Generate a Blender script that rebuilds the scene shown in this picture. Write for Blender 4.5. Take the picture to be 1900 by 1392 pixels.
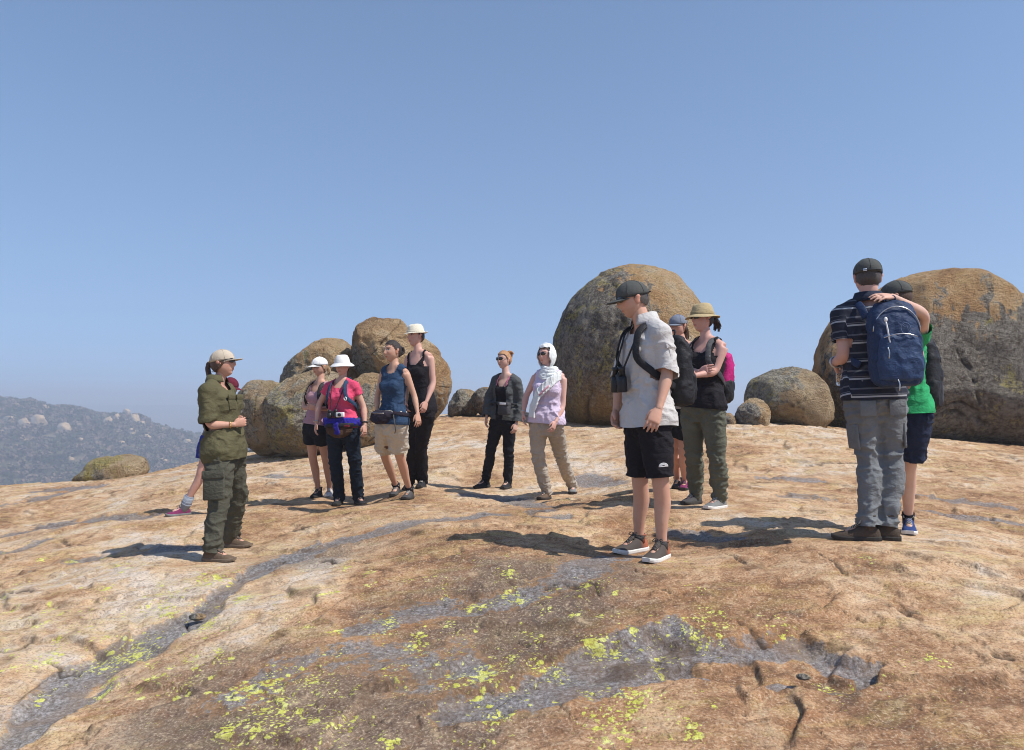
import bpy, math, random
import numpy as np
from mathutils import Vector, Matrix

for _o in list(bpy.data.objects):
    bpy.data.objects.remove(_o)
SC = bpy.context.scene
COL = SC.collection
rad = math.radians

# ------------------------------------------------------------------ camera
F = 1420.0            # focal length in photograph pixels (photo 1900 x 1392)
ZC = 1.5              # camera height
HOR = 755.0           # row of the horizon
PITCH = math.atan((HOR - 696.0) / F)
cam_d = bpy.data.cameras.new('camera')
cam_d.sensor_width = 36.0
cam_d.lens = F / 1900.0 * 36.0
cam_d.clip_start = 0.05
cam_d.clip_end = 30000.0
cam = bpy.data.objects.new('camera', cam_d)
cam.location = (0, 0, ZC)
cam.rotation_euler = (math.pi / 2 + PITCH, 0, 0)
COL.objects.link(cam)
SC.camera = cam

# ------------------------------------------------------------------ sky and sun
SUN_EL = rad(53.5)
SUN_AZ = rad(115.0)      # clockwise from +Y (the view direction): sun on the right, a touch behind the camera
w = bpy.data.worlds.new('World')
SC.world = w
w.use_nodes = True
wn = w.node_tree
wn.nodes.clear()
sky = wn.nodes.new('ShaderNodeTexSky')
sky.sky_type = 'NISHITA'
sky.sun_disc = False
sky.sun_elevation = SUN_EL
sky.sun_rotation = SUN_AZ
sky.altitude = 1400.0
sky.air_density = 1.0
sky.dust_density = 0.6
sky.ozone_density = 1.3
bg = wn.nodes.new('ShaderNodeBackground')
bg.inputs['Strength'].default_value = 0.15
wo = wn.nodes.new('ShaderNodeOutputWorld')
# dusty dry-season air: the gradient between horizon and zenith is flatter than in clear air
tc = wn.nodes.new('ShaderNodeTexCoord')
vm = wn.nodes.new('ShaderNodeVectorMath')
vm.operation = 'MULTIPLY_ADD'
vm.inputs[1].default_value = (1.0, 1.0, 0.54)
vm.inputs[2].default_value = (0.0, 0.0, 0.15)
vn = wn.nodes.new('ShaderNodeVectorMath')
vn.operation = 'NORMALIZE'
wn.links.new(tc.outputs['Generated'], vm.inputs[0])
wn.links.new(vm.outputs[0], vn.inputs[0])
wn.links.new(vn.outputs[0], sky.inputs[0])
tint = wn.nodes.new('ShaderNodeMix')
tint.data_type = 'RGBA'
tint.blend_type = 'MULTIPLY'
tint.inputs[0].default_value = 1.0
tint.inputs[7].default_value = (0.985, 1.02, 1.05, 1.0)
wn.links.new(sky.outputs[0], tint.inputs[6])
wn.links.new(tint.outputs[2], bg.inputs[0])
wn.links.new(bg.outputs[0], wo.inputs[0])

sun_d = bpy.data.lights.new('sun', 'SUN')
sun_d.energy = 5.0
sun_d.angle = rad(0.53)
sun_d.color = (1.0, 0.955, 0.89)
sun = bpy.data.objects.new('sun', sun_d)
sdir = Vector((math.sin(SUN_AZ) * math.cos(SUN_EL), math.cos(SUN_AZ) * math.cos(SUN_EL), math.sin(SUN_EL)))
sun.rotation_euler = sdir.to_track_quat('Z', 'Y').to_euler()
sun.location = (20, 0, 30)
COL.objects.link(sun)

SC.view_settings.view_transform = 'Standard'
SC.view_settings.look = 'None'
SC.view_settings.exposure = 0.0
SC.view_settings.gamma = 1.0
SC.view_settings.use_curve_mapping = False
SC.render.engine = 'CYCLES'
SC.cycles.use_denoising = True
SC.cycles.filter_width = 1.0
SC.cycles.max_bounces = 6
SC.cycles.volume_bounces = 1
SC.cycles.sample_clamp_indirect = 6.0

# ------------------------------------------------------------------ measuring helpers
_cp, _sp = math.cos(PITCH), math.sin(PITCH)


def at(px, py, d):
    """point at photograph pixel (px,py) whose distance along +Y from the camera is d"""
    u = (px - 950.0) / F
    v = (696.0 - py) / F
    s = d / (_cp - v * _sp)
    return np.array((s * u, d, ZC + s * (_sp + v * _cp)))


# ------------------------------------------------------------------ numpy noise
_rs = np.random.RandomState(7)
_perm = _rs.permutation(256)
_perm = np.concatenate([_perm, _perm, _perm])
_grad = _rs.normal(size=(256, 3))
_grad /= np.linalg.norm(_grad, axis=1)[:, None]


def noise(P):
    P = np.asarray(P, dtype=np.float64)
    i = np.floor(P).astype(np.int64)
    f = P - i
    i &= 255
    u = f * f * f * (f * (f * 6 - 15) + 10)
    out = 0.0
    for dx in (0, 1):
        wx = u[:, 0] if dx else 1 - u[:, 0]
        for dy in (0, 1):
            wy = u[:, 1] if dy else 1 - u[:, 1]
            for dz in (0, 1):
                wz = u[:, 2] if dz else 1 - u[:, 2]
                h = _perm[_perm[_perm[(i[:, 0] + dx) & 255] + ((i[:, 1] + dy) & 255)] + ((i[:, 2] + dz) & 255)]
                g = _grad[h]
                out = out + wx * wy * wz * (g[:, 0] * (f[:, 0] - dx) + g[:, 1] * (f[:, 1] - dy) + g[:, 2] * (f[:, 2] - dz))
    return out * 1.6


def fbm(P, oct=4, gain=0.5):
    a, s, t = 1.0, 0.0, 0.0
    P = np.asarray(P, dtype=np.float64)
    for k in range(oct):
        s = s + a * noise(P + 17.3 * k)
        t += a
        a *= gain
        P = P * 2.03
    return s / t


def ridged(P, oct=2):
    a, s, t = 1.0, 0.0, 0.0
    for k in range(oct):
        s = s + a * (1 - np.abs(noise(P + 9.1 * k)) * 2.2)
        t += a
        a *= 0.5
        P = P * 2.1
    return s / t


def sstep(a, b, x):
    t = np.clip((np.asarray(x, dtype=float) - a) / (b - a), 0, 1)
    return t * t * (3 - 2 * t)


# ------------------------------------------------------------------ mesh helpers
def mesh_np(name, V, Fq, mat=None, parent=None, smooth=True, cols=None, attrs=None, mats=None, midx=None):
    """object from numpy verts and faces (list of index lists or an (n,3)/(n,4) array)"""
    me = bpy.data.meshes.new(name)
    V = np.asarray(V, dtype=np.float64)
    if isinstance(Fq, np.ndarray):
        n, k = Fq.shape
        me.vertices.add(len(V))
        me.vertices.foreach_set('co', V.astype(np.float32).ravel())
        me.loops.add(n * k)
        me.loops.foreach_set('vertex_index', Fq.astype(np.int32).ravel())
        me.polygons.add(n)
        me.polygons.foreach_set('loop_start', np.arange(0, n * k, k, dtype=np.int32))
        me.polygons.foreach_set('loop_total', np.full(n, k, dtype=np.int32))
        me.update(calc_edges=True)
    else:
        me.from_pydata(V.tolist(), [], [list(map(int, f)) for f in Fq])
    if cols is not None:
        ca = me.color_attributes.new('Col', 'FLOAT_COLOR', 'POINT')
        c4 = np.ones((len(V), 4), dtype=np.float32)
        c4[:, :3] = cols
        ca.data.foreach_set('color', c4.ravel())
    for k, a in (attrs or {}).items():
        at_ = me.attributes.new(k, 'FLOAT', 'POINT')
        at_.data.foreach_set('value', np.asarray(a, dtype=np.float32))
    if mats:
        for m in mats:
            me.materials.append(m)
        if midx is not None:
            me.polygons.foreach_set('material_index', np.asarray(midx, dtype=np.int32))
    elif mat:
        me.materials.append(mat)
    if smooth:
        me.polygons.foreach_set('use_smooth', np.ones(len(me.polygons), dtype=bool))
    me.validate()
    me.update()
    o = bpy.data.objects.new(name, me)
    COL.objects.link(o)
    if parent is not None:
        o.parent = parent
        bpy_parent_inv(o, parent)
    return o


_PW = {}


def bpy_parent_inv(o, parent):
    """geometry is given in world coordinates; cancel the parents' locations"""
    t = Vector((0, 0, 0))
    p = parent
    while p is not None:
        t += Vector(p.location)
        p = p.parent
    o.location = -t


def rebase(o, base):
    """move the origin of a top-level mesh to base without moving its geometry"""
    o.data.transform(Matrix.Translation(-Vector(base)))
    o.location = base


def tag(o, label=None, cat=None, group=None, kind=None):
    if label:
        o['label'] = label
    if cat:
        o['category'] = cat
    if group:
        o['group'] = group
    if kind:
        o['kind'] = kind
    return o


def empty(name, loc):
    o = bpy.data.objects.new(name, None)
    o.location = Vector(loc)
    o.empty_display_size = 0.2
    COL.objects.link(o)
    return o


def nrm(v):
    v = np.asarray(v, dtype=float)
    return v / (np.linalg.norm(v) + 1e-12)


def ring_faces(nr, n, closed_ends=True, V=None):
    F_ = []
    for i in range(nr - 1):
        for j in range(n):
            a = i * n + j
            b = i * n + (j + 1) % n
            F_.append((a, b, b + n, a + n))
    return F_


def loft(rings, cap=True):
    n = len(rings[0])
    V = np.concatenate([np.asarray(r, dtype=float) for r in rings])
    F_ = ring_faces(len(rings), n)
    if cap:
        c0 = len(V)
        V = np.vstack([V, np.mean(rings[0], axis=0), np.mean(rings[-1], axis=0)])
        b = (len(rings) - 1) * n
        for j in range(n):
            F_.append((c0, (j + 1) % n, j))
            F_.append((c0 + 1, b + j, b + (j + 1) % n))
    return V, F_


def catmull(P, per=6):
    P = np.asarray(P, dtype=float)
    if len(P) < 3:
        t = np.linspace(0, 1, per + 1)[:, None]
        return P[0] * (1 - t) + P[-1] * t
    Q = np.vstack([2 * P[0] - P[1], P, 2 * P[-1] - P[-2]])
    out = []
    for i in range(1, len(Q) - 2):
        for k in range(per):
            t = k / per
            p0, p1, p2, p3 = Q[i - 1], Q[i], Q[i + 1], Q[i + 2]
            out.append(0.5 * ((2 * p1) + (-p0 + p2) * t + (2 * p0 - 5 * p1 + 4 * p2 - p3) * t * t + (-p0 + 3 * p1 - 3 * p2 + p3) * t ** 3))
    out.append(Q[-2])
    return np.array(out)


def tube(P, R, n=12, up=(0, 0, 1), flat=1.0, cap=True):
    """tube along path P with radii R (scalar or list); 'flat' scales the second axis"""
    P = np.asarray(P, dtype=float)
    m = len(P)
    R = np.broadcast_to(np.asarray(R, dtype=float), (m,))
    T = np.gradient(P, axis=0)
    T /= np.linalg.norm(T, axis=1)[:, None] + 1e-12
    u = np.asarray(up, dtype=float)
    if abs(np.dot(u, T[0])) > 0.95:
        u = np.array((1.0, 0.1, 0))
    x = nrm(np.cross(u, T[0]))
    rings = []
    ang = np.linspace(0, 2 * math.pi, n, endpoint=False)
    for i in range(m):
        x = nrm(x - np.dot(x, T[i]) * T[i])
        y = np.cross(T[i], x)
        rings.append(P[i] + R[i] * (np.cos(ang)[:, None] * x + flat * np.sin(ang)[:, None] * y))
    return loft(rings, cap)


def merge(parts):
    Vs, Fs, k = [], [], 0
    for V, F_ in parts:
        Vs.append(np.asarray(V, dtype=float))
        Fs += [tuple(int(i) + k for i in f) for f in F_]
        k += len(V)
    return np.vstack(Vs), Fs


def ellipsoid(c, r, n=14, m=10, R=None):
    c = np.asarray(c, dtype=float)
    rings = []
    for i in range(m + 1):
        a = -math.pi / 2 + math.pi * (0.04 + 0.92 * i / m)
        t = np.linspace(0, 2 * math.pi, n, endpoint=False)
        p = np.stack([np.cos(a) * np.cos(t) * r[0], np.cos(a) * np.sin(t) * r[1], np.full(n, math.sin(a) * r[2])], 1)
        if R is not None:
            p = p @ np.asarray(R).T
        rings.append(c + p)
    return loft(rings)


def box(c, h, R=None, bevel=0.0):
    """box as a loft with rounded corners; h are half sizes; R columns are the axes"""
    c = np.asarray(c, dtype=float)
    b = min(bevel, min(h) * 0.9)
    pts = []
    k = 3 if b > 0 else 1
    for sx, sy, a0 in ((1, 1, 0), (-1, 1, 90), (-1, -1, 180), (1, -1, 270)):
        for q in range(k):
            a = rad(a0 + (90 * q / (k - 1) if k > 1 else 45))
            pts.append((sx * (h[0] - b) + b * math.cos(a), sy * (h[1] - b) + b * math.sin(a)))
    pts = np.array(pts)
    rings = []
    zs = [(-h[2], b), (-h[2] + b * 0.3, b * 0.3), (-h[2] + b, 0), (h[2] - b, 0), (h[2] - b * 0.3, b * 0.3), (h[2], b)] if b > 0 else [(-h[2], 0), (h[2], 0)]
    for z, ins in zs:
        f = np.array(((h[0] - ins) / h[0], (h[1] - ins) / h[1]))
        p = np.column_stack([pts * f, np.full(len(pts), z)])
        if R is not None:
            p = p @ np.asarray(R).T
        rings.append(c + p)
    return loft(rings)


def remesh(parts, voxel=0.009, it=3):
    """fuse overlapping closed lofts into one continuous skin"""
    V, F_ = merge(parts)
    me = bpy.data.meshes.new('tmp')
    me.from_pydata(V.tolist(), [], F_)
    o = bpy.data.objects.new('tmp', me)
    COL.objects.link(o)
    md = o.modifiers.new('r', 'REMESH')
    md.mode = 'VOXEL'
    md.voxel_size = voxel
    md.adaptivity = 0.0
    dg = bpy.context.evaluated_depsgraph_get()
    ev = o.evaluated_get(dg)
    m2 = ev.to_mesh()
    nv = len(m2.vertices)
    Vn = np.empty(nv * 3, dtype=np.float32)
    m2.vertices.foreach_get('co', Vn)
    Vn = Vn.reshape(-1, 3).astype(np.float64)
    lt = np.empty(len(m2.polygons), dtype=np.int32)
    m2.polygons.foreach_get('loop_total', lt)
    vi = np.empty(len(m2.loops), dtype=np.int32)
    m2.loops.foreach_get('vertex_index', vi)
    if np.all(lt == 4):
        Q = vi.reshape(-1, 4)
    else:
        Q = np.array([list(p.vertices)[:4] if len(p.vertices) >= 4 else list(p.vertices) + [p.vertices[0]] for p in m2.polygons], dtype=np.int32)
    ev.to_mesh_clear()
    bpy.data.objects.remove(o)
    bpy.data.meshes.remove(me)
    return relax(Vn, Q, it), Q


def relax(V, Q, it=3, lam=0.6):
    if it <= 0:
        return V
    E = np.concatenate([Q[:, [0, 1]], Q[:, [1, 2]], Q[:, [2, 3]], Q[:, [3, 0]]])
    n = len(V)
    deg = np.bincount(E.ravel(), minlength=n).astype(float)[:, None]
    deg[deg == 0] = 1
    for _ in range(it):
        S = np.stack([np.bincount(E[:, 0], V[E[:, 1], k], n) + np.bincount(E[:, 1], V[E[:, 0], k], n) for k in range(3)], 1)
        V = V + lam * (S / deg - V)
    return V


def vnormals(V, Q):
    N = np.cross(V[Q[:, 2]] - V[Q[:, 0]], V[Q[:, 3]] - V[Q[:, 1]])
    out = np.zeros_like(V)
    for k in range(4):
        for c in range(3):
            out[:, c] += np.bincount(Q[:, k], N[:, c], len(V))
    return out / (np.linalg.norm(out, axis=1)[:, None] + 1e-12)


def compact(V, Q):
    used = np.unique(Q)
    mp = np.full(len(V), -1)
    mp[used] = np.arange(len(used))
    return V[used], mp[Q]
# ------------------------------------------------------------------ material helpers
class NT:
    def __init__(self, name, rough=0.8, spec=0.3):
        self.m = bpy.data.materials.new(name)
        self.m.use_nodes = True
        self.t = self.m.node_tree
        self.t.nodes.clear()
        self.out = self.t.nodes.new('ShaderNodeOutputMaterial')
        self.b = self.t.nodes.new('ShaderNodeBsdfPrincipled')
        self.b.inputs['Roughness'].default_value = rough
        self.b.inputs['Specular IOR Level'].default_value = spec
        self.t.links.new(self.b.outputs[0], self.out.inputs[0])
        self._co = None

    def n(self, typ, **kw):
        nd = self.t.nodes.new(typ)
        for k, v in kw.items():
            setattr(nd, k, v)
        return nd

    def L(self, a, b):
        self.t.links.new(a, b)

    def co(self, which='Object'):
        if self._co is None:
            self._co = self.n('ShaderNodeTexCoord')
        return self._co.outputs[which]

    def mapping(self, src, scale=(1, 1, 1), loc=(0, 0, 0), rot=(0, 0, 0)):
        m = self.n('ShaderNodeMapping')
        m.inputs['Scale'].default_value = scale
        m.inputs['Location'].default_value = loc
        m.inputs['Rotation'].default_value = rot
        self.L(src, m.inputs[0])
        return m.outputs[0]

    def noise(self, src, scale, detail=4, rough=0.55, dist=0.0, out=0):
        k = self.n('ShaderNodeTexNoise')
        k.inputs['Scale'].default_value = scale
        k.inputs['Detail'].default_value = detail
        k.inputs['Roughness'].default_value = rough
        k.inputs['Distortion'].default_value = dist
        self.L(src, k.inputs['Vector'])
        return k.outputs[out]

    def vor(self, src, scale, feature='F1', out='Distance', rnd=1.0):
        k = self.n('ShaderNodeTexVoronoi', feature=feature)
        k.inputs['Scale'].default_value = scale
        k.inputs['Randomness'].default_value = rnd
        self.L(src, k.inputs['Vector'])
        return k.outputs[out]

    def ramp(self, src, pts, interp='LINEAR'):
        r = self.n('ShaderNodeValToRGB')
        r.color_ramp.interpolation = interp
        e = r.color_ramp.elements
        while len(e) < len(pts):
            e.new(0.5)
        for i, (p, c) in enumerate(pts):
            e[i].position = p
            if not isinstance(c, (tuple, list)):
                c = (c, c, c)
            e[i].color = (*c, 1)
        self.L(src, r.inputs[0])
        return r.outputs[0]

    def math(self, op, a, b=None, c=None, clamp=False):
        k = self.n('ShaderNodeMath', operation=op, use_clamp=clamp)
        for i, v in enumerate((a, b, c)):
            if v is None:
                continue
            if isinstance(v, (int, float)):
                k.inputs[i].default_value = v
            else:
                self.L(v, k.inputs[i])
        return k.outputs[0]

    def mix(self, fac, a, b, typ='MIX'):
        k = self.n('ShaderNodeMix', data_type='RGBA', blend_type=typ)
        for i, v in ((0, fac), (6, a), (7, b)):
            if isinstance(v, (int, float)):
                k.inputs[i].default_value = v
            elif isinstance(v, (tuple, list)):
                k.inputs[i].default_value = (*v, 1)
            else:
                self.L(v, k.inputs[i])
        return k.outputs[2]

    def attr(self, name, out='Fac'):
        k = self.n('ShaderNodeAttribute')
        k.attribute_name = name
        return k.outputs[out]

    def sep(self, src):
        k = self.n('ShaderNodeSeparateXYZ')
        self.L(src, k.inputs[0])
        return k.outputs

    def bump(self, h, strength=0.5, dist=0.01):
        k = self.n('ShaderNodeBump')
        k.inputs['Strength'].default_value = strength
        k.inputs['Distance'].default_value = dist
        self.L(h, k.inputs['Height'])
        self.L(k.outputs[0], self.b.inputs['Normal'])

    def color(self, v):
        if isinstance(v, (tuple, list)):
            self.b.inputs['Base Color'].default_value = (*v, 1)
        else:
            self.L(v, self.b.inputs['Base Color'])


def fabric(name, col, var=0.18, rough=0.9, scale=9.0, bump=0.25, weave=260.0, sheen=0.0, crease=5.0):
    k = NT(name, rough, 0.2)
    co = k.co()
    n1 = k.noise(co, scale, 4, 0.6)
    n2 = k.noise(co, weave, 2, 0.5)
    lo = tuple(c * (1 - var) for c in col)
    hi = tuple(min(1, c * (1 + var)) for c in col)
    c = k.ramp(n1, [(0.3, lo), (0.7, hi)])
    c = k.mix(0.25, c, k.ramp(n2, [(0.35, tuple(x * 0.75 for x in col)), (0.65, hi)]))
    k.color(c)
    wr = k.math('ABSOLUTE', k.math('SUBTRACT', k.noise(k.mapping(co, (1, 1, 1.7), rot=(0.5, 0.3, 0)), 11, 3, 0.55, 0.6), 0.5))
    k.bump(k.math('SUBTRACT', k.math('ADD', k.math('MULTIPLY', n2, 0.2), k.noise(co, 38, 3, 0.6)), k.math('MULTIPLY', wr, crease)), bump * 1.6, 0.009)
    if sheen:
        k.b.inputs['Sheen Weight'].default_value = sheen
    return k.m


def plain(name, col, rough=0.5, spec=0.5, metal=0.0, var=0.1):
    k = NT(name, rough, spec)
    n1 = k.noise(k.co(), 30, 3)
    k.color(k.ramp(n1, [(0.3, tuple(c * (1 - var) for c in col)), (0.7, tuple(min(1, c * (1 + var)) for c in col))]))
    k.b.inputs['Metallic'].default_value = metal
    return k.m


# ------------------------------------------------------------------ granite ground material
def granite_ground():
    k = NT('granite_ground', 0.92, 0.15)
    co = k.co()
    chan, tone, lich, crack = k.attr('chan'), k.attr('tone'), k.attr('lich'), k.attr('crack')
    big = k.noise(co, 0.55, 5, 0.6, 0.6)
    med = k.noise(co, 2.6, 5, 0.65, 0.5)
    fine = k.noise(co, 14, 5, 0.7)
    grain = k.noise(co, 75, 3, 0.7)
    speck = k.vor(co, 110)
    strk = k.noise(k.mapping(co, (1.3, 2.6, 2.6), rot=(0, 0, rad(-18))), 2.6, 6, 0.68, 1.0)
    # warm granite: reddish brown to peach to cream
    t = k.math('ADD', k.math('MULTIPLY', tone, 0.62), k.math('MULTIPLY', k.math('SUBTRACT', big, 0.5), 1.9))
    t = k.math('ADD', t, k.math('MULTIPLY', k.math('SUBTRACT', med, 0.5), 1.3))
    t = k.math('ADD', t, k.math('MULTIPLY', k.math('SUBTRACT', strk, 0.5), 1.0))
    t = k.math('ADD', t, 0.19)
    base = k.ramp(t, [(0.02, (0.150, 0.092, 0.060)), (0.22, (0.270, 0.142, 0.075)), (0.42, (0.410, 0.232, 0.122)),
                      (0.62, (0.560, 0.360, 0.208)), (0.82, (0.635, 0.460, 0.300)), (1.0, (0.670, 0.560, 0.450))])
    # rusty and pale blotches
    rust = k.ramp(k.noise(co, 1.7, 4, 0.6, 0.8), [(0.56, 0.0), (0.70, 0.8)])
    base = k.mix(k.math('MULTIPLY', rust, 0.6), base, (0.330, 0.145, 0.060))
    yel = k.ramp(k.noise(k.mapping(co, (1, 2.2, 2), loc=(7, 3, 0)), 1.6, 6, 0.72, 1.2), [(0.50, 0.0), (0.66, 1.0)])
    base = k.mix(k.math('MULTIPLY', yel, 0.42), base, (0.520, 0.410, 0.140))
    pale = k.ramp(k.noise(k.mapping(co, loc=(3, 9, 2)), 3.3, 5, 0.7, 0.6), [(0.60, 0.0), (0.72, 1.0)])
    base = k.mix(k.math('MULTIPLY', pale, 0.40), base, (0.560, 0.440, 0.330))
    # dark crust of black lichen that follows the damp ways
    crustn = k.math('ADD', k.math('MULTIPLY', k.noise(co, 1.1, 5, 0.65, 0.5), 0.9), k.math('MULTIPLY', fine, 0.45))
    crust = k.ramp(k.math('ADD', crustn, k.math('MULTIPLY', k.attr('crust'), 0.42)), [(0.78, 0.0), (1.0, 1.0)])
    base = k.mix(k.math('MULTIPLY', crust, 0.72), base, (0.135, 0.112, 0.095))
    # grains: dark and light specks
    base = k.mix(k.ramp(grain, [(0.34, 0.60), (0.49, 0.0)]), base, (0.085, 0.052, 0.035))
    base = k.mix(k.ramp(grain, [(0.54, 0.0), (0.68, 0.55)]), base, (0.68, 0.55, 0.40))
    base = k.mix(k.ramp(fine, [(0.32, 0.6), (0.47, 0.0)]), base, (0.150, 0.080, 0.045))
    base = k.mix(k.ramp(fine, [(0.55, 0.0), (0.68, 0.45)]), base, (0.64, 0.48, 0.29))
    # grey grit lying in channels and pans
    gm = k.math('ADD', chan, k.math('MULTIPLY', k.math('SUBTRACT', fine, 0.5), 0.9))
    gm = k.math('ADD', gm, k.math('MULTIPLY', k.math('SUBTRACT', med, 0.5), 0.9))
    gmask = k.ramp(gm, [(0.42, 0.0), (0.52, 0.75), (0.72, 1.0)])
    grit = k.ramp(k.noise(co, 48, 4, 0.75), [(0.34, (0.075, 0.069, 0.067)), (0.5, (0.200, 0.190, 0.188)), (0.66, (0.400, 0.388, 0.390))])
    grit = k.mix(k.ramp(k.noise(co, 4.0, 4), [(0.45, 0.0), (0.65, 0.6)]), grit, (0.215, 0.150, 0.105))
    base = k.mix(k.math('MULTIPLY', gmask, 0.88), base, grit)
    # rust-orange rim round the pans
    rim = k.ramp(gm, [(0.30, 0.0), (0.44, 0.7), (0.50, 0.0)])
    base = k.mix(k.math('MULTIPLY', rim, 0.55), base, (0.44, 0.225, 0.085))
    # lichen: sulphur-yellow crusts broken into little lobes
    wob = k.n('ShaderNodeVectorMath', operation='ADD')
    wv = k.n('ShaderNodeVectorMath', operation='SCALE')
    wv.inputs['Scale'].default_value = 0.05
    k.L(k.noise(co, 22, 3, 0.6, 0, 1), wv.inputs[0])
    k.L(co, wob.inputs[0])
    k.L(wv.outputs[0], wob.inputs[1])
    spots = k.vor(wob.outputs[0], 16)
    spots2 = k.vor(k.mapping(wob.outputs[0], loc=(4, 1, 0)), 44)
    dens = k.math('ADD', k.math('MULTIPLY', lich, 0.35), k.math('MULTIPLY', k.math('SUBTRACT', k.noise(co, 3.4, 6, 0.75, 0.5), 0.5), 0.95))
    s1 = k.math('SUBTRACT', k.math('ADD', dens, 0.12), k.math('MULTIPLY', spots, 0.85))
    s2 = k.math('SUBTRACT', k.math('ADD', dens, 0.12), k.math('MULTIPLY', spots2, 0.72))
    lm = k.ramp(k.math('MAXIMUM', s1, s2), [(0.13, 0.0), (0.20, 1.0)])
    lm = k.math('MULTIPLY', lm, k.ramp(grain, [(0.36, 0.35), (0.50, 1.0)]))
    lcol = k.ramp(fine, [(0.36, (0.50, 0.49, 0.08)), (0.5, (0.69, 0.68, 0.15)), (0.64, (0.76, 0.76, 0.30))])
    base = k.mix(k.math('MULTIPLY', lm, 0.94), base, lcol)
    # shade painted into the colour, with dark lichen, along the rock sheets' broken edges
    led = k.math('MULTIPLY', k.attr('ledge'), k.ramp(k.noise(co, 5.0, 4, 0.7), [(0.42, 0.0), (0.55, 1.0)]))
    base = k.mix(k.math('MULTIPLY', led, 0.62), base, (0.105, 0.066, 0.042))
    # soil in the cracks
    base = k.mix(k.math('MULTIPLY', crack, 0.85, clamp=True), base, (0.045, 0.034, 0.028))
    k.color(base)
    h = k.math('ADD', k.math('MULTIPLY', grain, 0.35), k.math('MULTIPLY', fine, 0.9))
    h = k.math('ADD', h, k.math('MULTIPLY', strk, 1.7))
    h = k.math('ADD', h, k.math('MULTIPLY', lm, 0.12))
    k.bump(h, 0.75, 0.024)
    return k.m


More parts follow.
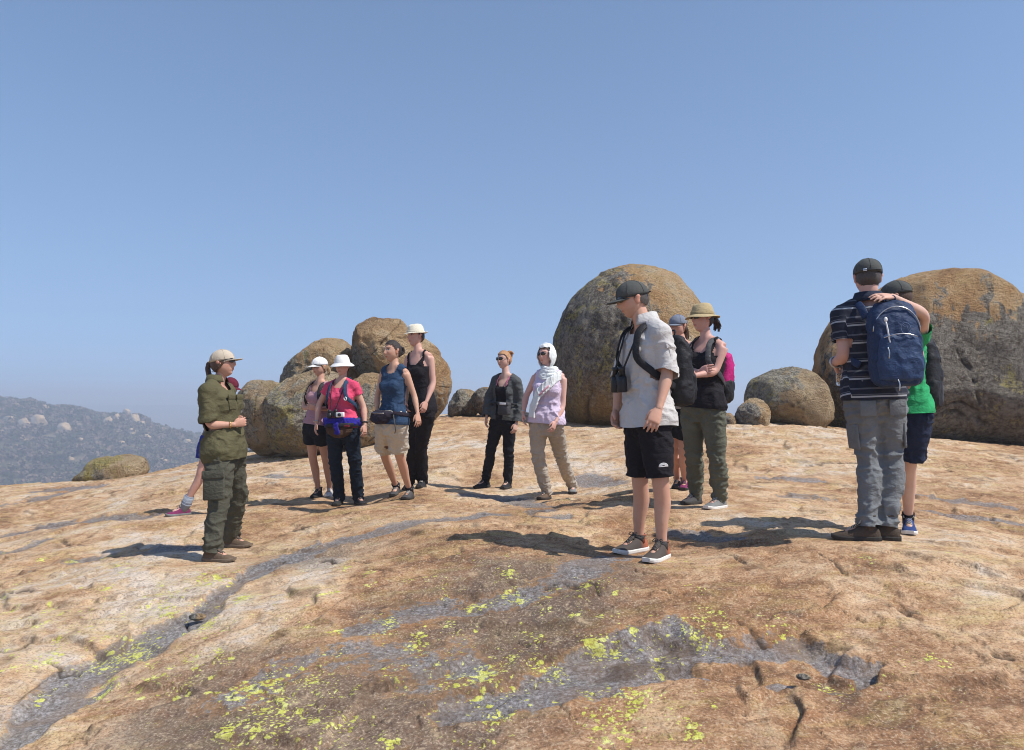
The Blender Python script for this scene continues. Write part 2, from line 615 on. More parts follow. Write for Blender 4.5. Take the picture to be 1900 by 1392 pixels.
def boulder_mat(name, seed, orange=0.5, grey=0.5, dirv=(-0.6, -0.7, 0.1), olive=0.4, bottom=0.5, zlo=-1.0, zhi=1.0, dark=0.5, cover=0.30, ash=0.0, speck=0.65):
    """weathered granite: warm top, grey-black and olive lichen on the side that looks along dirv, ochre foot"""
    k = NT(name, 0.93, 0.12)
    co = k.mapping(k.co(), loc=(seed * 3.1, seed * 1.7, seed * 2.3))
    big = k.noise(co, 0.9, 5, 0.62, 0.6)
    med = k.noise(co, 3.2, 5, 0.68, 0.5)
    fine = k.noise(co, 15, 5, 0.72)
    grain = k.noise(co, 60, 3, 0.7)
    strk = k.noise(k.mapping(co, (3.0, 3.0, 0.55)), 1.6, 5, 0.65, 0.8)
    c = k.ramp(k.math('ADD', k.math('MULTIPLY', big, 0.7), k.math('MULTIPLY', med, 0.5)),
               [(0.42, (0.360, 0.195, 0.095)), (0.55, (0.570, 0.345, 0.165)), (0.66, (0.680, 0.465, 0.255)), (0.78, (0.710, 0.560, 0.370))])
    c = k.mix((1 - orange) * 0.7, c, k.ramp(med, [(0.38, (0.34, 0.29, 0.20)), (0.62, (0.60, 0.53, 0.39))]))
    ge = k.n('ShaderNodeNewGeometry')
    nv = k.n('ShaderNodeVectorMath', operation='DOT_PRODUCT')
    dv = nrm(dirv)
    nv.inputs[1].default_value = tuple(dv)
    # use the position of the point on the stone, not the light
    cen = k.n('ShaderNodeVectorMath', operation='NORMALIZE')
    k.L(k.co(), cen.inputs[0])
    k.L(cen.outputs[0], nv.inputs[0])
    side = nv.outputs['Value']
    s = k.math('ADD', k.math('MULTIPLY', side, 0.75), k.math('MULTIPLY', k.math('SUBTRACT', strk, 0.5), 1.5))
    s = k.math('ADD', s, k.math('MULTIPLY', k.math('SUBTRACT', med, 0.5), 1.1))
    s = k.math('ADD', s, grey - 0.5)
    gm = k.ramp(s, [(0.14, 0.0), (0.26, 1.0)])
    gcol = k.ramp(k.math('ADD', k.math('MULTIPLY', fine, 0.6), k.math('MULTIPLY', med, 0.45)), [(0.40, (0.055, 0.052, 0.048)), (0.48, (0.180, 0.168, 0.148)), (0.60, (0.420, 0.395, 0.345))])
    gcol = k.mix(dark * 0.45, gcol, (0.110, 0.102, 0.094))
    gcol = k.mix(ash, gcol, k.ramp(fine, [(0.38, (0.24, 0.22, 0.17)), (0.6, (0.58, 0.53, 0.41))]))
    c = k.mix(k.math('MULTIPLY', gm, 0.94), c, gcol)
    om = k.ramp(k.math('ADD', k.noise(k.mapping(co, loc=(5, 5, 1)), 2.2, 7, 0.78, 0.6), k.math('MULTIPLY', k.math('SUBTRACT', fine, 0.5), 0.35)),
                [(0.67 - olive * 0.20, 0.0), (0.73 - olive * 0.20, 1.0)])
    om = k.math('MULTIPLY', om, k.math('ADD', k.math('MULTIPLY', gm, 0.6), cover, clamp=True))
    c = k.mix(k.math('MULTIPLY', om, 0.85), c, k.ramp(fine, [(0.3, (0.180, 0.150, 0.045)), (0.65, (0.58, 0.49, 0.16))]))
    wm = k.ramp(k.noise(k.mapping(co, loc=(1, 8, 4)), 6.5, 6, 0.8, 0.3), [(0.60, 0.0), (0.67, 1.0)])
    c = k.mix(k.math('MULTIPLY', k.math('MULTIPLY', wm, k.math('ADD', gm, 0.25, clamp=True)), 0.6), c, (0.42, 0.40, 0.35))
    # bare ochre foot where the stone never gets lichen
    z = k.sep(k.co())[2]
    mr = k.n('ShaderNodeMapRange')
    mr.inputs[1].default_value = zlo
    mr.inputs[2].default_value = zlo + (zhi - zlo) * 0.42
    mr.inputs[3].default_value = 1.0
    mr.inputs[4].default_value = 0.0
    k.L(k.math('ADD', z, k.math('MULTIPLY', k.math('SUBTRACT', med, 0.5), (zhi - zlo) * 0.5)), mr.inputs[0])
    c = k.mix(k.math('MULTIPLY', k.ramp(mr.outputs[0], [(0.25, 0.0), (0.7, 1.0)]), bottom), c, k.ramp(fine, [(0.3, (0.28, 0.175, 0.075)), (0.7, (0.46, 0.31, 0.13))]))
    c = k.mix(k.ramp(grain, [(0.34, 0.38), (0.46, 0.0)]), c, (0.085, 0.066, 0.052))
    c = k.mix(k.ramp(fine, [(0.36, speck * 0.7), (0.43, 0.0)]), c, (0.120, 0.092, 0.068))
    c = k.mix(k.ramp(fine, [(0.55, 0.0), (0.68, 0.22)]), c, (0.62, 0.50, 0.34))
    c = k.mix(k.ramp(grain, [(0.62, 0.0), (0.78, 0.3)]), c, (0.58, 0.52, 0.42))
    k.color(c)
    h = k.math('ADD', k.math('MULTIPLY', grain, 0.3), k.math('MULTIPLY', fine, 1.1))
    h = k.math('ADD', h, k.math('MULTIPLY', med, 1.6))
    h = k.math('ADD', h, k.math('MULTIPLY', k.noise(k.mapping(co, (1, 1, 2.0)), 7, 5, .7, .8), 1.4))
    k.color(k.mix(k.math('MULTIPLY', k.attr('crack'), 0.8, clamp=True), c, (0.050, 0.038, 0.030)))
    k.bump(h, 1.0, 0.10)
    return k.m
# ------------------------------------------------------------------ where the people stand (measured on the photograph)
# d: metres from the camera, base: row of the ground under the person, a_*: heading (0 = towards the camera, 90 = to the right)
PEOPLE = {
 'guide': dict(d=6.25, base=1032, H=1.68, fem=1, bulk=1.06, pel=(417, 838), neck=(402, 714), head=(414, 675), ap=86, ac=84, ah=88, ph=8,
    armR=((387, 789, -.03), (435, 788, .03), (461, 781, .09)), armL=((396, 790, .03), (440, 787, -.10), (462, 775, -.17)),
    knR=(408, 938, 0), knL=(442, 922, .0), fR=((381, 1040), (441, 1043)), fL=((417, 1014), (457, 1016))),
 'behind': dict(d=8.0, base=956, H=1.50, fem=1, bulk=.95, pel=(402, 812), neck=(418, 744), head=(427, 719), ap=-20, ac=30, ah=70, ph=-14,
    armR=((377, 772, 0), (384, 806, -.04), (388, 820, -.05)), armL=((440, 776, .02), (436, 803, -.1), (434, 816, -.13)),
    knR=(375, 869, -.05), knL=(413, 884, 0), fR=((351, 955), (323, 957)), fL=((412, 955), (398, 961))),
 'pinktank': dict(d=8.7, base=930, H=1.64, fem=1, bulk=.88, pel=(586, 789), neck=(595, 712), head=(593, 681), ap=-30, ac=-30, ah=-38, ph=-4,
    armR=((562, 758, 0), (589, 753, -.13), (601, 750, -.15)), armL=((613, 758, 0), (588, 759, -.18), (575, 755, -.20)),
    knR=(580, 851, -.05), knL=(604, 849, -.05), fR=((594, 921), (572, 928)), fL=((614, 920), (600, 929))),
 'pinktee': dict(d=8.35, base=942, H=1.63, fem=1, bulk=1.08, pel=(636, 792), neck=(634, 709), head=(635, 679), ap=-10, ac=-12, ah=-15, ph=-6,
    armR=((592, 750, .03), (587, 786, -.05), (584, 804, -.07)), armL=((675, 756, .03), (677, 789, -.04), (677, 806, -.06)),
    knR=(622, 858, -.04), knL=(659, 857, -.04), fR=((632, 934), (611, 944)), fL=((662, 934), (683, 941))),
 'navytop': dict(d=7.65, base=938, H=1.67, fem=1, bulk=.90, pel=(727, 781), neck=(733, 683), head=(728, 652), ap=-35, ac=-30, ah=-45, ph=-2,
    armL=((769, 735, .03), (775, 768, -.03), (777, 787, -.06)), armR=((700, 736, .05), (700, 768, 0), (700, 785, -.02)),
    knR=(712, 842, -.04), knL=(740, 843, -.05), fR=((737, 917), (710, 933)), fL=((763, 925), (728, 939))),
 'blacktank': dict(d=8.5, base=912, H=1.78, fem=1, bulk=.98, pel=(783, 760), neck=(777, 656), head=(771, 624), ap=-50, ac=-32, ah=-48, ph=0,
    armL=((804, 712, .0), (791, 746, -.1), (785, 763, -.14)), armR=((750, 712, 0), (753, 745, -.05), (755, 760, -.08)),
    knR=(768, 830, -.03), knL=(781, 832, -.03), fR=((762, 905), (748, 912)), fL=((786, 905), (771, 913))),
 'hoodie': dict(d=8.9, base=910, H=1.64, fem=1, bulk=.87, pel=(934, 777), neck=(940, 699), head=(935, 668), ap=-25, ac=-30, ah=-45, ph=-2,
    armR=((908, 738, .03), (903, 774, -.03), (900, 790, -.04)), armL=((966, 748, .03), (958, 786, -.06), (955, 800, -.08)),
    knR=(910, 838, -.04), knL=(944, 838, -.04), fR=((906, 904), (874, 908)), fL=((945, 905), (925, 911))),
 'scarf': dict(d=8.05, base=935, H=1.66, fem=1, bulk=1.06, pel=(1014, 783), neck=(1020, 691), head=(1013, 659), ap=-18, ac=-22, ah=-42, ph=-3,
    armL=((1044, 754, .0), (1031, 783, -.1), (1024, 800, -.14)), armR=((976, 735, .03), (971, 767, -.03), (970, 785, -.04)),
    knR=(997, 850, -.04), knL=(1042, 850, -.04), fR=((1018, 926), (984, 935)), fL=((1061, 913), (1066, 922))),
 'greyshirt': dict(d=5.06, base=1035, H=1.82, fem=0, bulk=.94, pel=(1201, 776), neck=(1198, 607), head=(1174, 557), ap=-70, ac=-66, ah=-82, ph=-12,
    armL=((1239, 692, -.02), (1222, 759, -.10), (1210, 789, -.14)), armR=((1152, 700, .05), (1143, 762, -.02), (1140, 789, -.06)),
    knL=(1226, 897, -.04), knR=(1187, 894, -.04), fL=((1235, 1034), (1193, 1049)), fR=((1196, 1021), (1133, 1031))),
 'greycap': dict(d=7.2, base=917, H=1.62, fem=1, bulk=.9, pel=(1258, 757), neck=(1268, 640), head=(1258, 606), ap=-35, ac=-40, ah=-48, ph=-3,
    armL=((1291, 695, .02), (1288, 735, -.05), (1287, 752, -.08)), armR=((1243, 696, .03), (1242, 735, 0), (1242, 752, -.02)),
    knR=(1249, 847, -.03), knL=(1269, 847, -.03), fR=((1258, 906), (1248, 917)), fL=((1272, 908), (1264, 916))),
 'crossed': dict(d=6.5, base=945, H=1.72, fem=1, bulk=1.05, pel=(1303, 751), neck=(1313, 633), head=(1303, 592), ap=-45, ac=-48, ah=-66, ph=0,
    armL=((1327, 690, -.04), (1290, 697, -.13), (1273, 694, -.10)), armR=((1274, 690, -.06), (1298, 690, -.27), (1314, 685, -.34)),
    knR=(1287, 852, -.05), knL=(1331, 856, -.05), fR=((1297, 934), (1249, 942)), fL=((1343, 942), (1296, 949))),
 'polo': dict(d=5.1, base=1000, H=1.84, fem=0, bulk=.97, pel=(1621, 735), neck=(1612, 568), head=(1610, 516), ap=175, ac=172, ah=165, ph=-4,
    armL=((1566, 662, -.05), (1549, 673, .16), (1552, 686, .23)), armR=((1705, 658, 0), (1690, 702, .16), (1678, 720, .22)),
    knL=(1609, 842, .05), knR=(1655, 842, .05), fL=((1630, 1003), (1566, 1000)), fR=((1667, 1003), (1611, 999))),
 'green': dict(d=5.38, base=998, H=1.72, fem=0, bulk=.92, pel=(1675, 758), neck=(1668, 614), head=(1663, 553), ap=-40, ac=-66, ah=-125, ph=-8,
    armL=((1716, 584, -.19), (1656, 551, -.36), (1627, 549, -.40)), armR=((1664, 690, .03), (1667, 730, -.04), (1667, 748, -.08)),
    knL=(1686, 860, -.03), knR=(1656, 860, -.03), fL=((1685, 984), (1691, 1000)), fR=((1650, 985), (1640, 996))),
}


def foot_depth(sp, py):
    return sp['d'] * (sp['base'] - HOR) / (py - HOR)


FEET = []
for sp in PEOPLE.values():
    for kf in ('fL', 'fR'):
        for (px, py) in sp[kf]:
            FEET.append(at(px, py, foot_depth(sp, py)))
FEET = np.array(FEET)

# ------------------------------------------------------------------ the granite dome as a height field
CTRL = [  # (px, py, d): ground seen at that pixel at that distance
 (0, 887, 15.5), (100, 888, 15.5), (200, 888, 15.5), (290, 878, 15.5), (370, 860, 15), (480, 847, 14.5), (600, 841, 14), (692, 815, 14.5), (798, 783, 16), (850, 772, 17.5), (930, 772, 17.5),
 (1060, 797, 15.3), (1150, 797, 15.3), (1250, 792, 15.5), (1385, 787, 12.8), (1480, 789, 13.1), (1400, 786, 15.5), (1480, 789, 15.5), (1560, 797, 14), (1700, 815, 13), (1800, 824, 12.5), (1900, 834, 12.3), (2050, 850, 12),
 (-250, 892, 15), (-100, 950, 11), (0, 960, 10), (150, 955, 10), (0, 1110, 5.5), (150, 1120, 5.2), (-300, 1130, 6),
 (1850, 1000, 5.9), (2050, 1010, 6), (1860, 900, 8.6), (1500, 860, 9.8), (1150, 850, 10.3), (830, 850, 10.8), (640, 880, 10.7), (450, 895, 10.6), (250, 920, 10.5), (1480, 930, 7.2),
 (700, 1050, 5.2), (950, 1050, 4.9), (550, 1120, 4.6), (960, 1010, 5.45), (840, 1003, 5.6), (210, 1024, 6.75), (300, 1028, 6.5), (1350, 1001, 5.5), (1250, 1006, 5.55), (460, 946, 8.7), (850, 909, 9.2), (270, 952, 8.3), (950, 1200, 3.95), (1450, 1100, 4.3), (1750, 1150, 4.0),
 (950, 1392, 3.0), (0, 1392, 3.35), (450, 1392, 3.15), (1500, 1392, 2.9), (1900, 1392, 2.85), (200, 1250, 4.15), (1450, 1240, 3.55),
]
CP = [at(*c) for c in CTRL]
for (x, y, z) in [(0, 0, -.02), (-2, 0.3, -.16), (2.2, 0.3, .02), (0, -4, -.5), (-5, -4, -.8), (5, -4, -.4), (-6, 2, -.35), (6, 2, -.0), (-9, 6, -.35), (9, 6, .1), (1, 1.6, .04), (-1.2, 1.6, -.02)]:
    CP.append(np.array((x, y, z)))
CP = np.array(CP + list(FEET))


LEDGE = {}


def relief(x, y):
    """swells and peeled-off sheets of the rock surface"""
    P = np.stack([x, y, np.zeros_like(x)], 1)
    r = 0.040 * fbm(P * np.array((0.55, 0.75, 1)), 3)
    wv = P + 0.35 * np.stack([noise(P * 0.9 + 3), noise(P * 0.9 + 13), np.zeros_like(x)], 1)
    q = 0.5 + 0.5 * fbm(wv * np.array((0.42, 0.80, 1)) + 31, 4, 0.55)
    q = q * 7.0
    fl = np.floor(q)
    r += 0.034 * (fl + sstep(0.0, 0.10, q - fl)) - 0.034 * q
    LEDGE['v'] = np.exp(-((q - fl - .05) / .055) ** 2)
    q2 = (0.5 + 0.5 * fbm(wv * np.array((0.9, 1.9, 1)) + 77, 4, 0.6)) * 9.0
    fl = np.floor(q2)
    r += 0.013 * (fl + sstep(0.0, 0.14, q2 - fl) - q2)
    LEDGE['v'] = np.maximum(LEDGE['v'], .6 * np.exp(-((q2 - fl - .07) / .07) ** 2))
    r += 0.010 * fbm(P * 3.1 + 5, 4)
    return r


def _tps(r2):
    return 0.5 * r2 * np.log(r2 + 1e-9)


_n = len(CP)
_R = CP[:, :2]
_D2 = ((_R[:, None] - _R[None]) ** 2).sum(-1)
_A = np.zeros((_n + 3, _n + 3))
_A[:_n, :_n] = _tps(_D2) + np.eye(_n) * 0.004
_A[:_n, _n] = 1
_A[:_n, _n + 1:] = _R
_A[_n, :_n] = 1
_A[_n + 1:, :_n] = _R.T
_W = np.linalg.solve(_A, np.concatenate([CP[:, 2], np.zeros(3)]))


def smooth_ground(x, y):
    x = np.asarray(x, dtype=float)
    y = np.asarray(y, dtype=float)
    z = _W[_n] + _W[_n + 1] * x + _W[_n + 2] * y
    for i in range(_n):
        z = z + _W[i] * _tps((x - _R[i, 0]) ** 2 + (y - _R[i, 1]) ** 2)
    return z


def dome_drop(x, y):
    r = np.hypot(x, y)
    az = np.degrees(np.arctan2(x, np.maximum(y, 0.01)))
    dc = np.interp(az, [-60, -34, -20, -8, 5, 20, 34, 60], [15.5, 16.5, 16.5, 17.5, 18.5, 17.5, 15, 14])
    dc = np.where(y < 0, 14.0, dc)
    e = np.maximum(0, r - dc)
    return 0.045 * e ** 2


FXY = FEET[:, :2]


def ground_z(x, y, fine=True):
    x = np.atleast_1d(np.asarray(x, dtype=float))
    y = np.atleast_1d(np.asarray(y, dtype=float))
    r = np.hypot(x, y)
    # beyond the control points flatten the spline towards a dome
    k = np.minimum(1.0, 21.0 / np.maximum(r, 1e-6))
    z = smooth_ground(x * k, y * k) - dome_drop(x, y)
    if fine:
        rl = relief(x, y)
        dm = np.full(x.shape, 9.0)
        for fx, fy in FXY:
            dm = np.minimum(dm, np.hypot(x - fx, y - fy))
        z = z + rl * sstep(0.05, 0.45, dm)
    return z


def on_ground(px, py, d0=2.0, d1=19.0):
    """distance at which the ray through a pixel meets the smooth ground"""
    ds = np.exp(np.linspace(math.log(d0), math.log(d1), 90))
    P = np.array([at(px, py, d) for d in ds])
    g = ground_z(P[:, 0], P[:, 1], False)
    below = np.where(P[:, 2] < g)[0]
    i = below[0] if len(below) else len(ds) - 1
    return P[max(i, 0)]


# damp channels and pans filled with grey grit: pixel polylines, half width in metres, depth, softness
CHANNELS = [
 ([(40, 1392), (90, 1330), (170, 1275), (250, 1220), (325, 1180), (360, 1150)], [.10, .14, .17, .20, .18, .12], 1.0, .035),
 ([(360, 1150), (400, 1122), (450, 1092), (485, 1062)], [.12, .10, .09, .08], 1.0, .03),
 ([(485, 1062), (560, 1034), (650, 1008), (720, 988), (800, 973), (900, 966), (1035, 968)], [.08, .17, .20, .20, .20, .17, .08], .8, .015),
 ([(-60, 950), (60, 935), (120, 918), (200, 902)], [.25, .22, .2, .14], 1.0, .03),
 ([(85, 914), (160, 910)], [.22, .22], 1.0, .02),
 ([(40, 995), (100, 978), (180, 968), (280, 962)], [.2, .22, .2, .12], 1.0, .03),
 ([(-40, 1040), (40, 1022), (75, 1010)], [.12, .12, .08], 1.0, .02),
 ([(-40, 1090), (70, 1062), (180, 1045), (290, 1032), (375, 1022)], [.12, .13, .12, .14, .12], .75, .01),
 ([(860, 1335), (960, 1312), (1080, 1276), (1190, 1245), (1290, 1215)], [.10, .15, .17, .15, .15], 1.0, .02),
 ([(1290, 1225), (1390, 1239), (1480, 1248), (1560, 1251), (1635, 1252)], [.20, .23, .20, .14, .05], 1.0, .055),
 ([(640, 1180), (740, 1155), (850, 1145), (960, 1130), (1040, 1085), (1110, 1050), (1200, 1030)], [.10, .16, .17, .13, .16, .16, .1], .62, .008),
 ([(420, 1320), (520, 1260), (650, 1240), (780, 1250), (880, 1300)], [.16, .22, .25, .25, .2], .52, 0),
 ([(880, 925), (960, 932), (1010, 952)], [.15, .18, .12], .9, .015),
 ([(1430, 893), (1520, 898)], [.2, .16], .8, .015),
 ([(1470, 932), (1560, 938)], [.16, .1], .7, .01),
 ([(1730, 958), (1820, 972), (1920, 985)], [.12, .14, .12], .75, .01),
 ([(1690, 925), (1780, 935), (1880, 948)], [.1, .12, .1], .7, .01),
 ([(1080, 900), (1150, 905)], [.2, .2], .8, .01),
 ([(1230, 1000), (1300, 1000), (1380, 1008)], [.1, .12, .08], .8, .01),
 ([(500, 890), (560, 895)], [.2, .16], .7, .01),
]
CRACKS = [
 [(0, 1228), (40, 1215), (62, 1208)], [(80, 1245), (130, 1262), (150, 1268)], [(0, 1118), (60, 1112)], [(110, 1010), (142, 1013)],
 [(510, 1004), (550, 996), (598, 982)], [(590, 1052), (615, 1048), (628, 1052)], [(652, 1050), (690, 1058)], [(680, 1067), (740, 1066)], [(985, 1112), (1070, 1100), (1095, 1097), (1112, 1112)],
 [(690, 1290), (735, 1283)], [(890, 1303), (922, 1295)], [(675, 1358), (725, 1355)], [(1035, 1326), (1070, 1330)], [(1345, 1036), (1385, 1052)], [(1168, 1068), (1200, 1082)],
 [(1655, 1143), (1680, 1152), (1705, 1154)], [(1690, 1320), (1740, 1338)], [(1480, 1268), (1505, 1272)], [(1375, 1332), (1392, 1345)], [(1760, 1055), (1830, 1078)], [(1370, 1168), (1420, 1200), (1428, 1215)],
 [(960, 1215), (1010, 1222)], [(350, 1168), (362, 1178)], [(1530, 1052), (1570, 1070)], [(1500, 870), (1600, 868)], [(1395, 905), (1445, 903)], [(1750, 870), (1810, 872)], [(40, 1155), (70, 1150)], [(880, 1180), (930, 1188)], [(150, 1380), (165, 1392)],
 [(1800, 1240), (1880, 1252)], [(1560, 1150), (1605, 1162)], [(1225, 1110), (1262, 1120)],
]
LICHEN = [(400, 1088, .30, 1), (300, 1128, .30, .9), (245, 1222, .22, 1.3), (120, 1190, .3, .8), (150, 1150, .35, .6), (510, 1350, .22, 1.3), (490, 1285, .18, 1.1), (555, 1290, .16, 1.0), (600, 1310, .14, 1.0), (590, 1240, .2, .6),
 (937, 1078, .07, 1.5), (877, 1132, .07, 1.4), (950, 1135, .06, 1.1), (840, 1210, .18, .8), (870, 1262, .2, .95), (710, 1200, .12, .9), (752, 1215, .07, 1.2), (610, 1385, .2, .9), (1110, 1233, .07, 1.4), (1195, 1318, .14, 1.2), (1125, 1350, .2, .9),
 (1450, 1192, .12, 1.1), (1335, 1172, .12, .9), (1150, 1075, .12, .5), (1600, 1065, .1, .8), (0, 1112, .25, .9), (170, 1065, .35, .5), (1760, 1050, .2, .6), (930, 1240, .2, .9), (1000, 1220, .1, .9), (1270, 1052, .12, .7), (1590, 1290, .2, .45),
 (440, 1020, .3, .6), (700, 1320, .9, .42), (300, 1160, .7, .42), (880, 1230, .7, .42), (1180, 1300, .5, .35), (450, 1240, .5, .35), (1000, 1160, .4, .3), (560, 1010, .3, .6), (60, 1010, .6, .5), (80, 900, 1.0, .75), (500, 880, .8, .4), (1750, 1060, .2, .5), (1080, 965, .3, .6), (1250, 1190, .12, .9), (400, 1270, .2, .5), (1040, 1275, .1, .8), (700, 950, .4, .4), (1650, 1270, .3, .4), (1820, 1130, .25, .3)]
_lr = np.random.RandomState(5)
for _i in range(110):
    _x = 1350 * _lr.rand() ** .8
    _y = 1392 - 360 * _lr.rand() ** 1.2
    LICHEN.append((_x, _y, .025 + .05 * _lr.rand(), .7 + .6 * _lr.rand()))
for _i in range(70):
    LICHEN.append((-20 + 480 * _lr.rand(), 1045 + 270 * _lr.rand(), .03 + .05 * _lr.rand(), .6 + .6 * _lr.rand()))
for _i in range(30):
    LICHEN.append((1900 * _lr.rand(), 1050 + 320 * _lr.rand(), .02 + .05 * _lr.rand(), .5 + .5 * _lr.rand()))
TONE = [(0, 900, .75), (0, 1000, .8), (0, 1120, .85), (60, 1200, 1.15), (60, 1290, 1.5), (30, 1380, 1.0), (190, 1165, 1.2), (100, 1310, 1.3), (250, 1000, .8), (250, 1100, .7), (180, 1180, .85), (330, 1150, .75), (480, 950, .75), (620, 960, .7), (480, 1120, .65), (560, 1160, .6), (700, 1090, .45), (850, 1060, .45),
 (950, 1000, .55), (1000, 1080, .3), (850, 1180, .25), (600, 1300, .25), (900, 1340, .35), (1150, 1180, .4), (1250, 1100, .38), (1400, 1060, .45), (1400, 1150, .42), (1550, 1200, .40), (1700, 1080, .5), (1860, 1150, .6), (1650, 1330, .45), (1880, 1370, .6), (1300, 1350, .45), (1150, 1360, .6),
 (800, 900, .65), (1000, 840, .75), (1150, 830, .85), (850, 800, .75), (1400, 810, .8), (1500, 850, .7), (1750, 850, .75), (1850, 900, .62), (1450, 950, .6), (1800, 960, .55), (300, 900, .75), (600, 870, .75), (1300, 920, .6), (420, 1380, .35), (250, 1330, .5), (1000, 1290, .3)]
CRUST = [(600, 1280, .9, 1), (800, 1250, .8, 1), (980, 1110, .6, 1.1), (700, 1330, .8, .9), (1080, 1070, .4, .9), (560, 1040, .5, .7), (860, 1340, .5, .9), (470, 1320, .5, .8), (1230, 1130, .3, .3), (330, 1300, .4, .4), (900, 1190, .5, .8)]


def polyline_dist(x, y, pts, hw):
    """signed closeness: 1 on the line, 0 at the half width, negative outside"""
    best = np.full(x.shape, -9.0)
    for i in range(len(pts) - 1):
        a, b = pts[i], pts[i + 1]
        ab = b - a
        t = np.clip(((x - a[0]) * ab[0] + (y - a[1]) * ab[1]) / (ab @ ab + 1e-9), 0, 1)
        dd = np.hypot(x - a[0] - t * ab[0], y - a[1] - t * ab[1])
        h = hw[i] * (1 - t) + hw[i + 1] * t
        best = np.maximum(best, 1 - dd / h)
    return best


def build_ground():
    af = np.linspace(-40, 40, 640)
    ab = np.concatenate([np.linspace(-178, -44, 40), af, np.linspace(44, 178, 40)])
    az = np.radians(ab)
    rr = np.concatenate([np.linspace(0.3, 2.2, 16, endpoint=False), np.exp(np.linspace(math.log(2.2), math.log(20), 430, endpoint=False)), np.exp(np.linspace(math.log(20), math.log(75), 26))])
    A, Rr = np.meshgrid(az, rr)
    x = (np.sin(A) * Rr).ravel()
    y = (np.cos(A) * Rr).ravel()
    z = ground_z(x, y)
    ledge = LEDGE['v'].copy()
    P = np.stack([x, y, np.zeros_like(x)], 1)
    wx = x + 0.10 * noise(P * 1.6 + 40) + 0.045 * noise(P * 5 + 3) + 0.02 * noise(P * 13)
    wy = y + 0.16 * noise(P * 1.6 + 60) + 0.06 * noise(P * 5 + 9) + 0.03 * noise(P * 13 + 4)
    chan = np.zeros_like(x)
    near = (np.hypot(x, y) < 19) & (y > 1)
    xi, yi = wx[near], wy[near]
    cz = np.zeros(len(xi))
    cc = np.zeros(len(xi))
    for pts, hw, amt, dep in CHANNELS:
        g = np.array([on_ground(px, py)[:2] for px, py in pts])
        s = polyline_dist(xi, yi, g, [h * 1.25 for h in hw])
        m = sstep(-0.55, 0.75, s)
        cc = np.maximum(cc, m * amt)
        cz = np.minimum(cz, -dep * sstep(-0.05, 0.30, s))
    dm = np.full(xi.shape, 9.0)
    for fx, fy in FXY:
        dm = np.minimum(dm, np.hypot(x[near] - fx, y[near] - fy))
    z[near] += cz * sstep(0.05, 0.4, dm)
    fl_ = np.array([on_ground(*q)[:2] for q in ((1310, 1240), (1400, 1243), (1490, 1250), (1565, 1252))])
    cc = cc * (1 - .85 * sstep(-.1, .6, polyline_dist(xi, yi, fl_, [.10, .16, .14, .07])))
    for px, py, r, a in ((840, 1170, .12, .4),):
        g = on_ground(px, py)
        cc = cc * (1 - a * np.exp(-((xi - g[0]) ** 2 + (1.3 * (yi - g[1])) ** 2) / r ** 2))
    brk = .5 + .5 * fbm(P[near] * 1.3 + 51, 4)
    cc = cc * (1 - .55 * sstep(.50, .72, brk) * (np.hypot(xi, yi) > 4.4))
    chan[near] = cc
    crack = np.zeros_like(x)
    ck = np.zeros(len(xi))
    xj = x[near] + 0.035 * noise(P[near] * 6) + 0.012 * noise(P[near] * 21)
    yj = y[near] + 0.06 * noise(P[near] * 6 + 7) + 0.03 * noise(P[near] * 21 + 7)
    for pts in CRACKS:
        g = np.array([on_ground(px, py)[:2] for px, py in pts])
        r0 = np.hypot(*g[0])
        hwid = 0.0045 * r0
        s = polyline_dist(xj, yj, g, [hwid * .45] + [hwid] * (len(g) - 2) + [hwid * .45])
        ck = np.maximum(ck, sstep(-0.3, 0.8, s))
        # the sheet above the crack stands a little proud
        cz2 = polyline_dist(xj, yj, g, [.10] * len(g))
        gm = g.mean(0)
        z[near] += 0.010 * sstep(0, 1, cz2) * sstep(-.03, .03, yj - gm[1])
    z[near] -= 0.015 * ck
    crack[near] = ck
    lich = np.zeros_like(x)
    ll = np.zeros(len(xi))
    for px, py, r, a in LICHEN:
        g = on_ground(px, py)
        sel = np.where((np.abs(xi - g[0]) < 2.6 * r) & (np.abs(yi - g[1]) < 3.2 * r))[0]
        q = np.hypot(xi[sel] - g[0], (yi[sel] - g[1]) * 0.8)
        ll[sel] = np.maximum(ll[sel], a * (.72 if r > .11 else 1.0) * np.exp(-(q / (r * 1.05)) ** 2))
    lich[near] = ll
    num = np.zeros(len(x))
    den = np.zeros(len(x)) + 1e-6
    for px, py, t in TONE:
        g = on_ground(px, py)
        r0 = np.hypot(g[0], g[1])
        ww = np.exp(-((x - g[0]) ** 2 + (y - g[1]) ** 2) / (0.16 * r0) ** 2) + 1e-5
        num += ww * t
        den += ww
    tone = num / den
    cru = np.zeros(len(x))
    for px, py, r, a in CRUST:
        g = on_ground(px, py)
        cru = np.maximum(cru, a * np.exp(-((x - g[0]) ** 2 + (y - g[1]) ** 2) / r ** 2))
    nr, nc = len(rr), len(az)
    i = np.arange(nr - 1)[:, None] * nc
    j = np.arange(nc)[None]
    jn = (j + 1) % nc
    Q = np.stack([i + j, i + jn, i + nc + jn, i + nc + j], -1).reshape(-1, 4)
    V = np.stack([x, y, z], 1)
    # close the middle
    c = len(V)
    V = np.vstack([V, [0, 0, float(z[:nc].mean())]])
    me_faces = Q[:, ::-1]
    fan = np.array([(c, k, (k + 1) % nc, (k + 1) % nc) for k in range(nc)])
    ex = lambda a_: np.append(a_, a_[:nc].mean())
    me_f = me_faces
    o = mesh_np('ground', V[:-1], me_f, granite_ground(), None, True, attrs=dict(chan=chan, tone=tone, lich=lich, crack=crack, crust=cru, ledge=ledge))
    o['kind'] = 'structure'
    return o


GROUND = build_ground()
